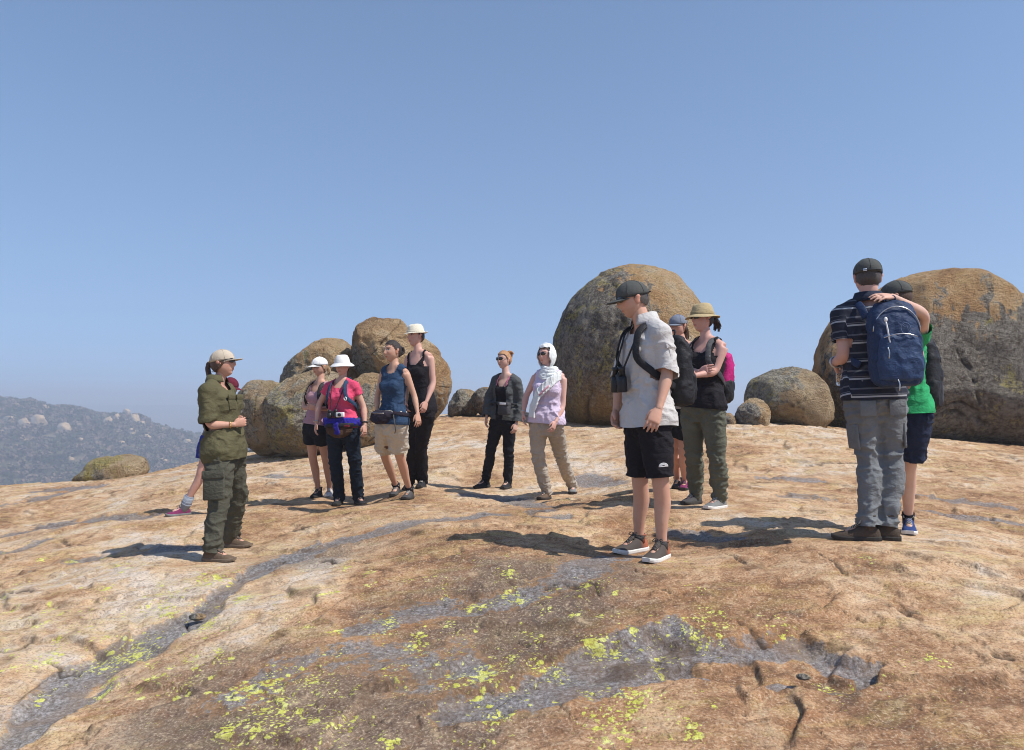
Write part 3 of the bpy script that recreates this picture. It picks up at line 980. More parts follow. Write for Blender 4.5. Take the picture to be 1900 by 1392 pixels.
# ------------------------------------------------------------------ far country: valley, bush-covered hill, hazy ridge
RIDGE_PX = [(-900, 748), (-500, 742), (-250, 738), (-100, 735), (0, 737), (55, 740), (96, 751), (153, 753), (180, 766), (262, 768), (280, 786), (377, 810), (480, 832), (700, 860), (1200, 885)]
HILL_D = 620.0


def far_z(x, y):
    x = np.atleast_1d(np.asarray(x, dtype=float))
    y = np.atleast_1d(np.asarray(y, dtype=float))
    P = np.stack([x, y, np.zeros_like(x)], 1)
    r = np.hypot(x, y)
    yy = np.maximum(y, 1.0)
    px = 950 + F * x / yy
    valley = -58 + 7 * fbm(P / 160.0, 3)
    z = valley * sstep(40, 190, r) - 14 * (1 - sstep(40, 190, r))
    rp = np.interp(px, [p[0] for p in RIDGE_PX], [p[1] for p in RIDGE_PX])
    rz = ZC + (HOR - rp) / F * HILL_D - 5.5
    rz = np.where(y < 60, -58, rz)
    rise = sstep(345, HILL_D, y) * (1 - sstep(HILL_D + 60, 1000, y))
    z = z + np.maximum(rz - valley, 0) * rise * (1 + 0.06 * fbm(P / 60.0 + 5, 3)) + rise * (2.2 * fbm(P / 30.0, 3) + 4.0 * np.maximum(0, fbm(P / 22.0 + 9, 4)))
    # further ridges, all but lost in the haze
    fr = 7 + 9 * fbm(np.stack([x / 700.0, y / 2500.0, np.zeros_like(x)], 1) + 11, 4)
    z = z + (fr + 58) * sstep(1500, 2600, r) * (1 - 0.5 * sstep(3000, 4200, r))
    return z


def build_far():
    az = np.radians(np.concatenate([np.linspace(-180, -46, 50, endpoint=False), np.linspace(-46, 46, 300), np.linspace(46, 180, 50)[1:-1]]))
    rr = np.concatenate([np.linspace(30, 320, 16, endpoint=False), np.linspace(320, 760, 110, endpoint=False), np.exp(np.linspace(math.log(760), math.log(9000), 40))])
    A, Rr = np.meshgrid(az, rr)
    x = (np.sin(A) * Rr).ravel()
    y = (np.cos(A) * Rr).ravel()
    z = far_z(x, y)
    nr, nc = len(rr), len(az)
    i = np.arange(nr - 1)[:, None] * nc
    j = np.arange(nc)[None]
    jn = (j + 1) % nc
    Q = np.stack([i + nc + j, i + nc + jn, i + jn, i + j], -1).reshape(-1, 4)
    k = NT('bush_floor', 0.95, 0.1)
    co = k.co()
    c = k.ramp(k.noise(co, 0.05, 6, 0.7, 0.5), [(0.32, (0.060, 0.058, 0.036)), (0.5, (0.120, 0.105, 0.066)), (0.68, (0.215, 0.170, 0.110))])
    c = k.mix(k.ramp(k.noise(co, 0.33, 4, 0.7), [(0.5, 0.0), (0.62, 0.75)]), c, (0.050, 0.052, 0.030))
    c = k.mix(k.ramp(k.noise(co, 0.018, 3, 0.6), [(0.62, 0.0), (0.7, 0.6)]), c, (0.30, 0.24, 0.165))
    k.color(c)
    o = mesh_np('hills', np.stack([x, y, z], 1), Q, k.m)
    o['kind'] = 'structure'
    return o


build_far()


def hill_hit(px, py, d0=350, d1=700):
    for d in np.linspace(d0, d1, 351):
        p = at(px, py, d)
        if far_z(p[0], p[1])[0] > p[2]:
            return p
    return at(px, py, d1)


def build_bush():
    """the open wood on the far hill: thousands of crowns nobody could count"""
    rs = np.random.RandomState(11)
    Vs, Cs = [], []
    n = 5200
    d = 360 + (690 - 360) * rs.rand(n) ** 0.9
    px = -140 + 680 * rs.rand(n)
    x = (px - 950) / F * d
    z = far_z(x, d)
    pal = np.array([(0.060, 0.068, 0.032), (0.036, 0.044, 0.024), (0.130, 0.115, 0.070), (0.185, 0.140, 0.105), (0.105, 0.100, 0.060), (0.17, 0.12, 0.09), (0.21, 0.15, 0.11)])
    for i in range(n):
        s = 1.3 + 2.6 * rs.rand() ** 1.6
        nl = 24
        th = rs.normal(size=(nl, 3))
        th /= np.linalg.norm(th, axis=1)[:, None]
        th[:, 2] = np.abs(th[:, 2]) * 0.9 - 0.12
        c = th * s * (0.55 + 0.5 * rs.rand(nl, 1)) * np.array((1, 1, 0.85)) + np.array((x[i], d[i], z[i] + 0.75 * s))
        e = s * (0.24 + 0.22 * rs.rand(nl, 1))
        a = rs.normal(size=(nl, 3))
        a /= np.linalg.norm(a, axis=1)[:, None]
        b = np.cross(a, rs.normal(size=(nl, 3)))
        b /= np.linalg.norm(b, axis=1)[:, None]
        q = np.stack([c - a * e, c - b * e * .8, c + a * e, c + b * e * .8], 1).reshape(-1, 3)
        Vs.append(q)
        cc = pal[rs.randint(len(pal))] * (0.8 + 0.4 * rs.rand())
        Cs.append(np.repeat(cc[None] * (0.85 + 0.3 * rs.rand(nl, 1)), 4, 0))
    V = np.concatenate(Vs)
    k = NT('dry_bush', 0.9, 0.1)
    k.L(k.attr('Col', 'Color'), k.b.inputs['Base Color'])
    o = mesh_np('hillside_trees', V, np.arange(len(V)).reshape(-1, 4), k.m, None, False, cols=np.concatenate(Cs))
    tag(o, 'dry open woodland of small grey green trees covering the distant hill', 'trees', kind='stuff')


build_bush()

# ------------------------------------------------------------------ boulders
_ico = {}


def icosphere(sub):
    if sub not in _ico:
        import bmesh
        bm = bmesh.new()
        bmesh.ops.create_icosphere(bm, subdivisions=sub, radius=1.0)
        bm.verts.ensure_lookup_table()
        V = np.array([v.co[:] for v in bm.verts])
        T = np.array([[v.index for v in f.verts] for f in bm.faces])
        bm.free()
        _ico[sub] = (V, T)
    return _ico[sub]


def boulder(name, outline, d, depth, mat, label, sub=6, lump=0.05, seed=0, cat='boulder', group=None, base=None, ctr=None, dents=(), sq=2.0, facets=14, flake=.034, cracks=3):
    """a stone whose outline, seen from the front, was measured; depth is its half size along the view"""
    O = np.array([at(px, py, d) for px, py in outline])
    c = O.mean(0) if ctr is None else at(ctr[0], ctr[1], d)
    rel = O - c
    th = np.arctan2(rel[:, 2], rel[:, 0])
    rr = np.hypot(rel[:, 0], rel[:, 2])
    order = np.argsort(th)
    th, rr = th[order], rr[order]
    tt = np.concatenate([th - 2 * math.pi, th, th + 2 * math.pi])
    r3 = np.concatenate([rr, rr, rr])
    grid = np.linspace(-math.pi, math.pi, 361)
    g = np.interp(grid, tt, r3)
    ker = np.exp(-np.linspace(-2.6, 2.6, 17) ** 2)
    ker /= ker.sum()
    g = np.convolve(np.concatenate([g[-9:-1], g, g[1:9]]), ker, 'valid')
    N, T = icosphere(sub)
    a = np.arctan2(N[:, 2], N[:, 0])
    R = np.interp(a, grid, g)
    m = np.hypot(N[:, 0], N[:, 2])
    # squarer than an ellipsoid when sq > 2
    f = 1.0 / (m ** sq + np.abs(N[:, 1]) ** sq) ** (1.0 / sq)
    V = np.stack([N[:, 0] * R * f, N[:, 1] * depth * f, N[:, 2] * R * f], 1)
    size = rr.mean()
    nd = N + seed * 5.17
    disp = lump * size * (fbm(nd * 1.3, 3)) * np.abs(N[:, 1]) ** 0.7
    disp += 0.032 * size * fbm(nd * 3.7, 4)
    disp += 0.009 * size * fbm(nd * 11, 3)
    # shallow flaked-off sheets
    q = (0.5 + 0.5 * fbm(nd * 1.1 + 8, 3)) * 5
    fl = np.floor(q)
    disp += flake * size * (fl + sstep(0, 0.07, q - fl) - q)
    # broad planes where slabs have spalled away
    rs = np.random.RandomState(100 + seed)
    rf = np.zeros(len(N))
    for _ in range(facets):
        n_ = nrm(rs.normal(size=3) + np.array((0, -.55, 0)))
        o_ = .74 + .14 * rs.rand()
        if abs(n_[1]) < .35:
            o_ = max(o_, .91)
        cosv = N @ n_
        rf = np.maximum(rf, np.maximum(0, 1 - o_ / np.maximum(cosv, 1e-3)) * (cosv > 0))
    V = V * (1 - rf * .85)[:, None]
    crk = np.zeros(len(N))
    for _ in range(cracks):
        n_ = nrm(rs.normal(size=3) * np.array((1, .45, 1)))
        c_ = .45 * (rs.rand() - .5)
        e_ = N @ n_ - c_ + .10 * fbm(nd * 1.7 + 3 * _, 4)
        along = sstep(.05, .25, fbm(nd * 1.1 + 7 * _ + 2, 2) + .22)
        crk = np.maximum(crk, np.exp(-(e_ / .013) ** 2) * along)
        # one side of the joint stands a little proud
        disp += .018 * size * along * sstep(-.012, .012, e_) * np.exp(-np.maximum(e_, 0) / .22)
    disp -= .030 * size * crk
    for (dx, dy, dz, w_, dep) in dents:
        u = nrm((dx, dy, dz))
        disp -= dep * size * np.exp(-(1 - N @ u) / w_)
    V = V + N * disp[:, None]
    b = np.array((c[0], c[1], c[2] - g.min())) if base is None else np.array(base)
    o = mesh_np(name, V, T, mat, attrs=dict(crack=crk))
    o.location = Vector(c)
    tag(o, label, cat, group)
    return o


BG = 'big boulders on the granite dome'
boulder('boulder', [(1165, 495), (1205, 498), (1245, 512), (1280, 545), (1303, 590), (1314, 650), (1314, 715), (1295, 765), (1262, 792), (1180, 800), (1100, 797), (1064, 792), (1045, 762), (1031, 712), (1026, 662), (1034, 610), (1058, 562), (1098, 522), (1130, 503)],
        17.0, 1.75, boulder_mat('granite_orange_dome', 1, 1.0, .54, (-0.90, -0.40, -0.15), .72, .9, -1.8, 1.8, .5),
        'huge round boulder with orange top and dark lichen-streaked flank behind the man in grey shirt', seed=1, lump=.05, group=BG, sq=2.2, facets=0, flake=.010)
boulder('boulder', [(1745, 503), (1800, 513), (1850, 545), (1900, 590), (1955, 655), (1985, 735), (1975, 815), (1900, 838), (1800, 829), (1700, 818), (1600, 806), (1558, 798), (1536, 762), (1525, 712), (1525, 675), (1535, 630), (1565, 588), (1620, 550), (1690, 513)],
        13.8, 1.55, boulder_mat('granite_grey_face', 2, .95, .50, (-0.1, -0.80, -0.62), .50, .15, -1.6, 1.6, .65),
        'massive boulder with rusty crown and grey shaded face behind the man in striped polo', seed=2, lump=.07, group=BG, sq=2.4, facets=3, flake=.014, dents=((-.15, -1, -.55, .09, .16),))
boulder('boulder', [(1386, 748), (1396, 706), (1430, 690), (1480, 685), (1515, 700), (1534, 738), (1539, 775), (1522, 794), (1450, 796), (1400, 792)],
        13.1, .62, boulder_mat('granite_grey_olive', 3, .25, .36, (-0.8, -0.2, 0.5), .62, .35, -.6, .6, .35, ash=.5, speck=.4),
        'medium grey olive dome-shaped boulder between the two biggest boulders', seed=3, sub=5, group=BG, sq=2.4)
boulder('boulder', [(1364, 786), (1372, 757), (1393, 740), (1418, 745), (1429, 772), (1422, 793), (1368, 793)],
        12.6, .30, boulder_mat('granite_rough_brown', 4, .7, .40, (-0.6, -0.6, 0), .25, .2, -.3, .3, .4),
        'small rough brown boulder leaning in front of the grey olive dome-shaped one', seed=4, sub=5, lump=.16, group=BG, facets=22, flake=.05)
boulder('boulder', [(1338, 792), (1340, 772), (1352, 765), (1363, 775), (1363, 797), (1340, 797)],
        12.6, .14, boulder_mat('granite_pale', 5, .6, .3, (-0.6, -0.6, 0), .2, .2, -.2, .2, .3),
        'little tan stone on the crest beside the pink backpack', seed=5, sub=4, lump=.1, cat='stone')
boulder('boulder', [(830, 769), (838, 742), (860, 722), (882, 730), (886, 768), (860, 774)],
        17.2, .45, boulder_mat('granite_ash', 6, .2, .55, (-0.7, -0.5, .1), .3, .2, -.4, .4, .2, ash=.5, speck=.4),
        'pale ash grey boulder on the crest beside a darker brown one', seed=6, sub=5, lump=.16, group=BG, facets=20, flake=.05)
boulder('boulder', [(873, 745), (885, 725), (905, 719), (930, 728), (936, 760), (905, 771), (885, 765)],
        16.8, .42, boulder_mat('granite_umber', 7, .7, .60, (-0.5, -0.7, -.2), .25, .2, -.4, .4, .5),
        'dark brown boulder on the crest overlapping the pale ash grey one', seed=7, sub=5, lump=.12, group=BG, facets=16, flake=.05)
# the pile on the left
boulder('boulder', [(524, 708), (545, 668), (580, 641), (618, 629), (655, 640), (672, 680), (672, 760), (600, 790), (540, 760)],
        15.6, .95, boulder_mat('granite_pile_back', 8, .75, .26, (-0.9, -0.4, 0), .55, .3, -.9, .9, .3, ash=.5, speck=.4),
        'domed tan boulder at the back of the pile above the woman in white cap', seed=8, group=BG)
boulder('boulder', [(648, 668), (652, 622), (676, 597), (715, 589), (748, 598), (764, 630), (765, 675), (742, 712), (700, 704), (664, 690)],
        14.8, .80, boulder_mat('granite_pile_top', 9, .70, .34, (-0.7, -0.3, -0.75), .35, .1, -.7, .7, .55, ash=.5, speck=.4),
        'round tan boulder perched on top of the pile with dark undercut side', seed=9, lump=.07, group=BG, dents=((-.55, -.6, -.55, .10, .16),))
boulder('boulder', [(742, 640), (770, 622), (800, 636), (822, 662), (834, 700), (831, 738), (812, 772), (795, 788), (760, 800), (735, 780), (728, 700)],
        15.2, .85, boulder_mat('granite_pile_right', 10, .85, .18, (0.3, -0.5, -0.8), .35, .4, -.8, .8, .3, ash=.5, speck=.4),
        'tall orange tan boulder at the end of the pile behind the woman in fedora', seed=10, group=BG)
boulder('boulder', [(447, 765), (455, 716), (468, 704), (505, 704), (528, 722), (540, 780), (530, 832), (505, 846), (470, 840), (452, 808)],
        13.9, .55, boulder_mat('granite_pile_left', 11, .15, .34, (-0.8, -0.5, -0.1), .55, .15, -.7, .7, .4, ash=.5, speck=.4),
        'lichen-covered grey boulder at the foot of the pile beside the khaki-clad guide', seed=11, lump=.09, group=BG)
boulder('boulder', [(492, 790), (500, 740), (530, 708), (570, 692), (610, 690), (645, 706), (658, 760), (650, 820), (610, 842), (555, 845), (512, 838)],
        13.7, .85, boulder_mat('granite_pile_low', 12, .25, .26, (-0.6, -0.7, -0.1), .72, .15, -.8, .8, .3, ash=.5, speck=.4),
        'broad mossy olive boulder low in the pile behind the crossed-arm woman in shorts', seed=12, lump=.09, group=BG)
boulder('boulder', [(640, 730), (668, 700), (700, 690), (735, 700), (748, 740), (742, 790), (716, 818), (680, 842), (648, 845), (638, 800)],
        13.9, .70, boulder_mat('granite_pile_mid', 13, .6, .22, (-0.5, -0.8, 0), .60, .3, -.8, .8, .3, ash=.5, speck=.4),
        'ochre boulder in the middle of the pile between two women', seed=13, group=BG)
boulder('boulder', [(138, 890), (160, 875), (212, 853), (243, 846), (263, 852), (269, 872), (258, 890), (200, 896)],
        15.9, .5, boulder_mat('granite_slab', 14, .3, .02, (-0.5, -0.6, 0.2), .95, .1, -.3, .3, .1, cover=.75, ash=.6, speck=.3),
        'low wedge-shaped olive rock slab on the crest against the far hill', seed=14, sub=5, lump=.03, cat='rock', sq=2.6, facets=0)

# pale outcrops on the far hill
OUT = [(70, 776, 34, 22), (20, 778, 30, 16), (45, 782, 22, 18), (118, 792, 26, 16), (82, 755, 20, 10), (200, 780, 22, 18), (216, 775, 16, 20), (250, 776, 22, 22), (262, 786, 16, 14), (245, 800, 16, 14), (272, 812, 20, 12), (40, 812, 36, 9), (60, 762, 22, 8), (10, 760, 20, 7),
       (235, 762, 14, 8), (348, 820, 22, 12), (360, 832, 18, 10), (335, 838, 16, 8), (300, 855, 24, 12), (285, 868, 20, 8), (150, 815, 12, 7), (15, 865, 26, 10), (130, 850, 14, 7), (190, 838, 14, 6), (320, 800, 16, 6), (170, 800, 14, 9), (95, 835, 16, 6), (225, 820, 14, 8), (5, 800, 18, 8), (385, 845, 14, 8)]
FM = [boulder_mat('far_granite_%d' % i, 20 + i, .55, .45, (-.6, -.5, 0), .1, .1, -5, 5, .3) for i in range(2)]
_far_kinds = [(5, .10), (4, .16)]
for i, (px, py, wpx, hpx) in enumerate(OUT):
    p = hill_hit(px, py + hpx * .5)
    dd = p[1]
    N, T = icosphere(4)
    sx, sz = wpx / F * dd * .50, hpx / F * dd * .85
    rs = np.random.RandomState(300 + i)
    rf = np.zeros(len(N))
    for _ in range(14):
        n_ = nrm(rs.normal(size=3))
        cosv = N @ n_
        rf = np.maximum(rf, np.maximum(0, 1 - (.70 + .2 * rs.rand()) / np.maximum(cosv, 1e-3)) * (cosv > 0))
    V = N * np.array((sx, sx * .8, sz)) * ((1 - rf) * (1 + .25 * fbm(N * 1.4 + i * 3.3, 3) + .06 * fbm(N * 5 + i, 3)))[:, None]
    o = mesh_np('far_boulder', V, T, FM[i % 2])
    o.location = Vector((p[0], p[1], p[2] + sz * .15))
    tag(o, 'pale granite outcrop among the bushes on the hazy far hill', 'boulder', 'outcrops on the far hill')

# ------------------------------------------------------------------ haze
hb = bpy.data.meshes.new('haze')
x0, x1, y0, y1, z0, z1 = -9500., 9500., -9500., 9500., -130., 42.
hb.from_pydata([(x0, y0, z0), (x1, y0, z0), (x1, y1, z0), (x0, y1, z0), (x0, y0, z1), (x1, y0, z1), (x1, y1, z1), (x0, y1, z1)], [],
               [(3, 2, 1, 0), (4, 5, 6, 7), (0, 1, 5, 4), (1, 2, 6, 5), (2, 3, 7, 6), (3, 0, 4, 7)])
hz = bpy.data.objects.new('haze', hb)
COL.objects.link(hz)
hz['kind'] = 'stuff'
hm = bpy.data.materials.new('haze')
hm.use_nodes = True
hm.node_tree.nodes.clear()
ho = hm.node_tree.nodes.new('ShaderNodeOutputMaterial')
pv = hm.node_tree.nodes.new('ShaderNodeVolumePrincipled')
pv.inputs['Color'].default_value = (0.79, 0.86, 0.98, 1)
pv.inputs['Density'].default_value = 0.00125
pv.inputs['Anisotropy'].default_value = 0.2
hm.node_tree.links.new(pv.outputs[0], ho.inputs['Volume'])
hb.materials.append(hm)
# ------------------------------------------------------------------ people: skeleton, body, clothes
UP = np.array((0, 0, 1.0))


def hleft(a):
    a = rad(a)
    return np.array((math.cos(a), math.sin(a), 0))


def hfwd(a):
    a = rad(a)
    return np.array((math.sin(a), -math.cos(a), 0))


TORSO_M = [(-.24, .055, .055, .06), (-.13, .135, .09, .105), (0, .168, .10, .128), (.14, .162, .102, .115), (.32, .150, .10, .095), (.5, .158, .108, .10), (.68, .172, .118, .115), (.82, .178, .108, .115), (.92, .140, .080, .098), (1.0, .072, .062, .068)]
TORSO_F = [(-.24, .055, .055, .06), (-.13, .142, .085, .108), (0, .176, .10, .130), (.14, .164, .10, .115), (.34, .134, .09, .088), (.5, .138, .098, .09), (.66, .150, .110, .10), (.80, .156, .098, .105), (.91, .122, .070, .09), (1.0, .060, .052, .058)]


def interp_tab(tab, t):
    ts = [r[0] for r in tab]
    return [float(np.interp(t, ts, [r[i] for r in tab])) for i in (1, 2, 3)]


class Person:
    def __init__(self, key):
        sp = PEOPLE[key]
        self.sp = sp
        d = sp['d']
        self.H = sp['H']
        self.s = sp['H'] / 1.75
        self.fem = sp['fem']
        self.bulk = sp['bulk']
        s = self.s
        J = lambda q, dd=0.0: at(q[0], q[1], d + (q[2] if len(q) > 2 else 0) + dd)
        self.pel, self.neck, self.hc = J(sp['pel']), J(sp['neck']), J(sp['head'])
        v = self.neck - self.pel
        self.L = np.linalg.norm(v)
        self.up = v / self.L
        self.tab = TORSO_F if self.fem else TORSO_M
        sw = (.152 if self.fem else .166) * s * (1 + .4 * (self.bulk - 1))
        self.latc, self.fwdc = self.frame(1.0)
        self.shL = self.neck - self.up * .055 * s + self.latc * sw
        self.shR = self.neck - self.up * .055 * s - self.latc * sw
        lp, fp = self.frame(0.0)
        self.hipL = self.pel + lp * .088 * s * self.bulk - self.up * .015
        self.hipR = self.pel - lp * .088 * s * self.bulk - self.up * .015
        self.under = 0.0   # how much the leg is drawn in under long trousers
        self.arm, self.leg, self.foot = {}, {}, {}
        for S, sh in (('L', self.shL), ('R', self.shR)):
            e, w_, h = [at(q[0], q[1], sh[1] + q[2]) for q in sp['arm' + S]]
            self.arm[S] = (sh, e, w_, h)
        for S, hp in (('L', self.hipL), ('R', self.hipR)):
            heel, toe = [at(q[0], q[1], foot_depth(sp, q[1])) for q in sp['f' + S]]
            dr = toe - heel
            dr[2] = 0
            dr = nrm(dr)
            ln = .155 * self.H
            toe = heel + dr * ln
            heel[2] = ground_z(heel[0], heel[1])[0]
            toe[2] = ground_z(toe[0], toe[1])[0]
            an = heel + dr * .055 * s + UP * .085 * s
            k = sp['kn' + S]
            kn = at(k[0], k[1], (hp[1] + an[1]) / 2 + k[2])
            self.leg[S] = (hp, kn, an)
            self.foot[S] = (heel, toe, dr)
        g = (self.foot['L'][0] + self.foot['R'][0]) / 2
        self.root = empty('person', (self.pel[0], self.pel[1], g[2]))
        # head axes
        a, p = rad(sp['ah']), rad(sp['ph'])
        f0 = hfwd(sp['ah'])
        self.hl = hleft(sp['ah'])
        self.hf = f0 * math.cos(p) + UP * math.sin(p)
        self.hu = np.cross(self.hf, self.hl) * -1
        if self.hu[2] < 0:
            self.hu = -self.hu
        self.hs = s * (.985 if self.fem else 1.0)

    def frame(self, t):
        t = min(max(t, 0), 1)
        a = self.sp['ap'] + (self.sp['ac'] - self.sp['ap']) * t
        l = hleft(a)
        l = nrm(l - np.dot(l, self.up) * self.up)
        return l, np.cross(l, self.up)

    def pt(self, u, w_, t):
        """point in the torso frame: u metres to the left, w metres forward, t along the spine"""
        l, f = self.frame(t)
        return self.pel + self.up * t * self.L + (l * u + f * w_) * self.s

    def torso(self, off=0.0, t0=-.24, t1=1.0, n=28, flare=0.0, front=0.0, tab=None, steps=16, waist=0.0):
        rings = []
        ang = np.linspace(0, 2 * math.pi, n, endpoint=False)
        c, sn = np.cos(ang), np.sin(ang)
        e = 2 / 2.35
        for t in np.linspace(t0, t1, steps):
            hw, fr, bk = interp_tab(tab or self.tab, t)
            if t < .3 and waist:
                hw0, fr0, bk0 = interp_tab(tab or self.tab, .3)
                hw, fr, bk = [a * (1 - waist) + max(a, b) * waist for a, b in ((hw, hw0), (fr, fr0), (bk, bk0))]
            o = off + flare * max(0, .35 - t)
            hw = (hw * self.bulk + o) * self.s
            fr = (fr * self.bulk + o + front * math.exp(-((t - .3) / .28) ** 2)) * self.s
            bk = (bk * self.bulk + o) * self.s
            l, f = self.frame(t)
            x = hw * np.sign(c) * np.abs(c) ** e
            y = np.where(sn > 0, fr, bk) * np.sign(sn) * np.abs(sn) ** e
            rings.append(self.pel + self.up * t * self.L + x[:, None] * l + y[:, None] * f)
        return loft(rings)

    def bust(self, off=0.0, size=1.0):
        if not self.fem:
            return []
        R = np.column_stack([self.latc, self.fwdc, self.up])
        r = (.054 * size + off) * self.s * self.bulk
        return [ellipsoid(self.pt(sg * .058 * self.bulk, .080 * self.bulk, .645), (r * 1.35, r, r * 1.25), R=R) for sg in (-1, 1)] + [ellipsoid(self.pt(0, .082 * self.bulk, .645), (r * 1.2, r * .92, r * 1.2), R=R)]

    def limb(self, A, B, C, prof, u0=0.0, u1=2.0, n=16, calf=None):
        """tube A-B-C; prof gives (u, radius), u 0..2"""
        us = np.linspace(u0, u1, max(8, int(22 * (u1 - u0) / 2)))
        pts = []
        for u in us:
            if u < .8:
                p = A + (B - A) * u
            elif u > 1.2:
                p = B + (C - B) * (u - 1)
            else:
                t = (u - .8) / .4
                a = A + (B - A) * .8
                b = B + (C - B) * .2
                p = (1 - t) ** 2 * a + 2 * t * (1 - t) * B + t * t * b
            if calf is not None:
                p = p + calf * (.020 * math.exp(-((u - 1.32) / .22) ** 2) + .006 * math.exp(-((u - .5) / .3) ** 2))
            pts.append(p)
        r = np.interp(us, [q[0] for q in prof], [q[1] for q in prof])
        return tube(pts, r, n)

    def legprof(self, off=0.0):
        b = (self.bulk - 1) * .7 + 1
        k = self.s * b
        P = [(0, .090), (.35, .083), (.7, .066), (1, .056), (1.15, .055), (1.35, .057), (1.6, .046), (1.85, .036), (2, .036)]
        return [(u, r * k + off) for u, r in P]

    def armprof(self, off=0.0):
        k = self.s * ((self.bulk - 1) * .8 + 1) * (.86 if self.fem else 1)
        P = [(0, .056), (.15, .055), (.45, .048), (.8, .041), (1, .040), (1.25, .043), (1.6, .033), (1.9, .0265), (2, .0265)]
        return [(u, r * k + off) for u, r in P]

    def legcalf(self, S):
        h, k, a = self.leg[S]
        return -self.foot[S][2]


# --------------------------------------------------------------- head
def head_grid(s, fem, nu=64, nv=48):
    th = np.linspace(0, 2 * math.pi, nu, endpoint=False)
    # squeeze columns towards the face
    th = th - .35 * np.sin(th)
    ph = np.linspace(-math.pi / 2 + .06, math.pi / 2 - .06, nv)
    T, Pm = np.meshgrid(th, ph)
    x = np.cos(Pm) * np.sin(T)
    y = np.cos(Pm) * np.cos(T)
    z = np.sin(Pm)
    lo = np.clip(-z, 0, 1)
    X = x * .073 * (1 - .26 * lo ** 1.3)
    Y = np.where(y > 0, y * (.090 - .004 * lo), y * (.098 - .052 * sstep(.15, .9, lo)))
    Z = z * np.where(z > 0, .112, .118)
    # flatten the face a little
    fr = np.clip(y, 0, 1) ** .7
    Y = Y + fr * .006 * sstep(.0, .8, lo)
    g = lambda cx, cz, sx, sz: np.exp(-((np.abs(X) - cx) / sx) ** 2 - ((Z - cz) / sz) ** 2) * (y > 0)
    Y = Y + .022 * g(0, -.022, .012, .017) + .010 * g(0, .006, .009, .022)      # nose tip, bridge
    Y = Y + .005 * g(.012, -.028, .008, .008)                                   # nostrils
    Y = Y + .006 * g(.022, .036, .026, .010) - .011 * g(.031, .016, .015, .012)  # brow, socket
    Y = Y + .004 * g(.031, .014, .010, .007)                                    # eyeball
    Y = Y + .005 * g(.044, -.018, .020, .020)                                   # cheek
    Y = Y + .005 * g(0, -.056, .024, .008) - .003 * g(0, -.0565, .022, .0022) + .003 * g(0, -.064, .016, .006) - .004 * g(0, -.076, .020, .006)
    Y = Y + .010 * g(0, -.096, .022, .016)                                      # chin
    X = X + np.sign(x) * .005 * np.exp(-((Z + .05) / .03) ** 2) * np.clip(1 - np.abs(y - .2) / .8, 0, 1)   # jaw corner
    V = np.stack([X, Y, Z], -1).reshape(-1, 3)
    i = np.arange(nv - 1)[:, None] * nu
    j = np.arange(nu)[None]
    Q = np.stack([i + j, i + (j + 1) % nu, i + nu + (j + 1) % nu, i + nu + j], -1).reshape(-1, 4)[:, ::-1]
    return V * s, Q


def head_colors(V, s, skin, hair, fem, beard=0.0):
    X, Y, Z = V[:, 0] / s, V[:, 1] / s, V[:, 2] / s
    C = np.repeat(np.array(skin)[None], len(V), 0)
    fr = Y > .02
    ax = np.abs(X)

    def put(m, col):
        m = np.clip(m, 0, 1)[:, None]
        C[:] = C * (1 - m) + np.array(col)[None] * m
    e = lambda cx, cz, sx, sz: np.where(fr, 1.2 - ((ax - cx) / sx) ** 2 - ((Z - cz) / sz) ** 2, 0) * 2.0
    put(e(.046, -.022, .024, .020) * .18, (skin[0] * 1.02, skin[1] * .70, skin[2] * .66))
    put(e(0, -.024, .014, .014) * .22, (skin[0], skin[1] * .68, skin[2] * .62))
    lip = (skin[0] * .80, skin[1] * .46, skin[2] * .46)
    put(e(0, -.0575, .023, .0068) * .8, lip)
    put(e(0, -.0565, .022, .0018), (skin[0] * .25, skin[1] * .15, skin[2] * .15))
    put(e(.031, .016, .020, .011) * .5, (skin[0] * .55, skin[1] * .42, skin[2] * .40))
    put(e(.031, .0155, .015, .0066), (.58, .54, .51))
    put(e(.031, .0155, .0072, .0070), (.030, .020, .014))
    put(e(.031, .0228, .018, .0032), (.04, .025, .02))
    brow = tuple(c * .8 + .01 for c in hair)
    put(e(.031, .038, .021, .0052) * .95, brow)
    if beard:
        m = np.where(fr, sstep(-.035, -.06, Z) * (1 - np.clip(e(0, -.0575, .023, .0068), 0, 1)), 0) * beard
        put(m, tuple(c * .5 + s_ * .25 for c, s_ in zip(hair, skin)))
    return C


_hand = {}


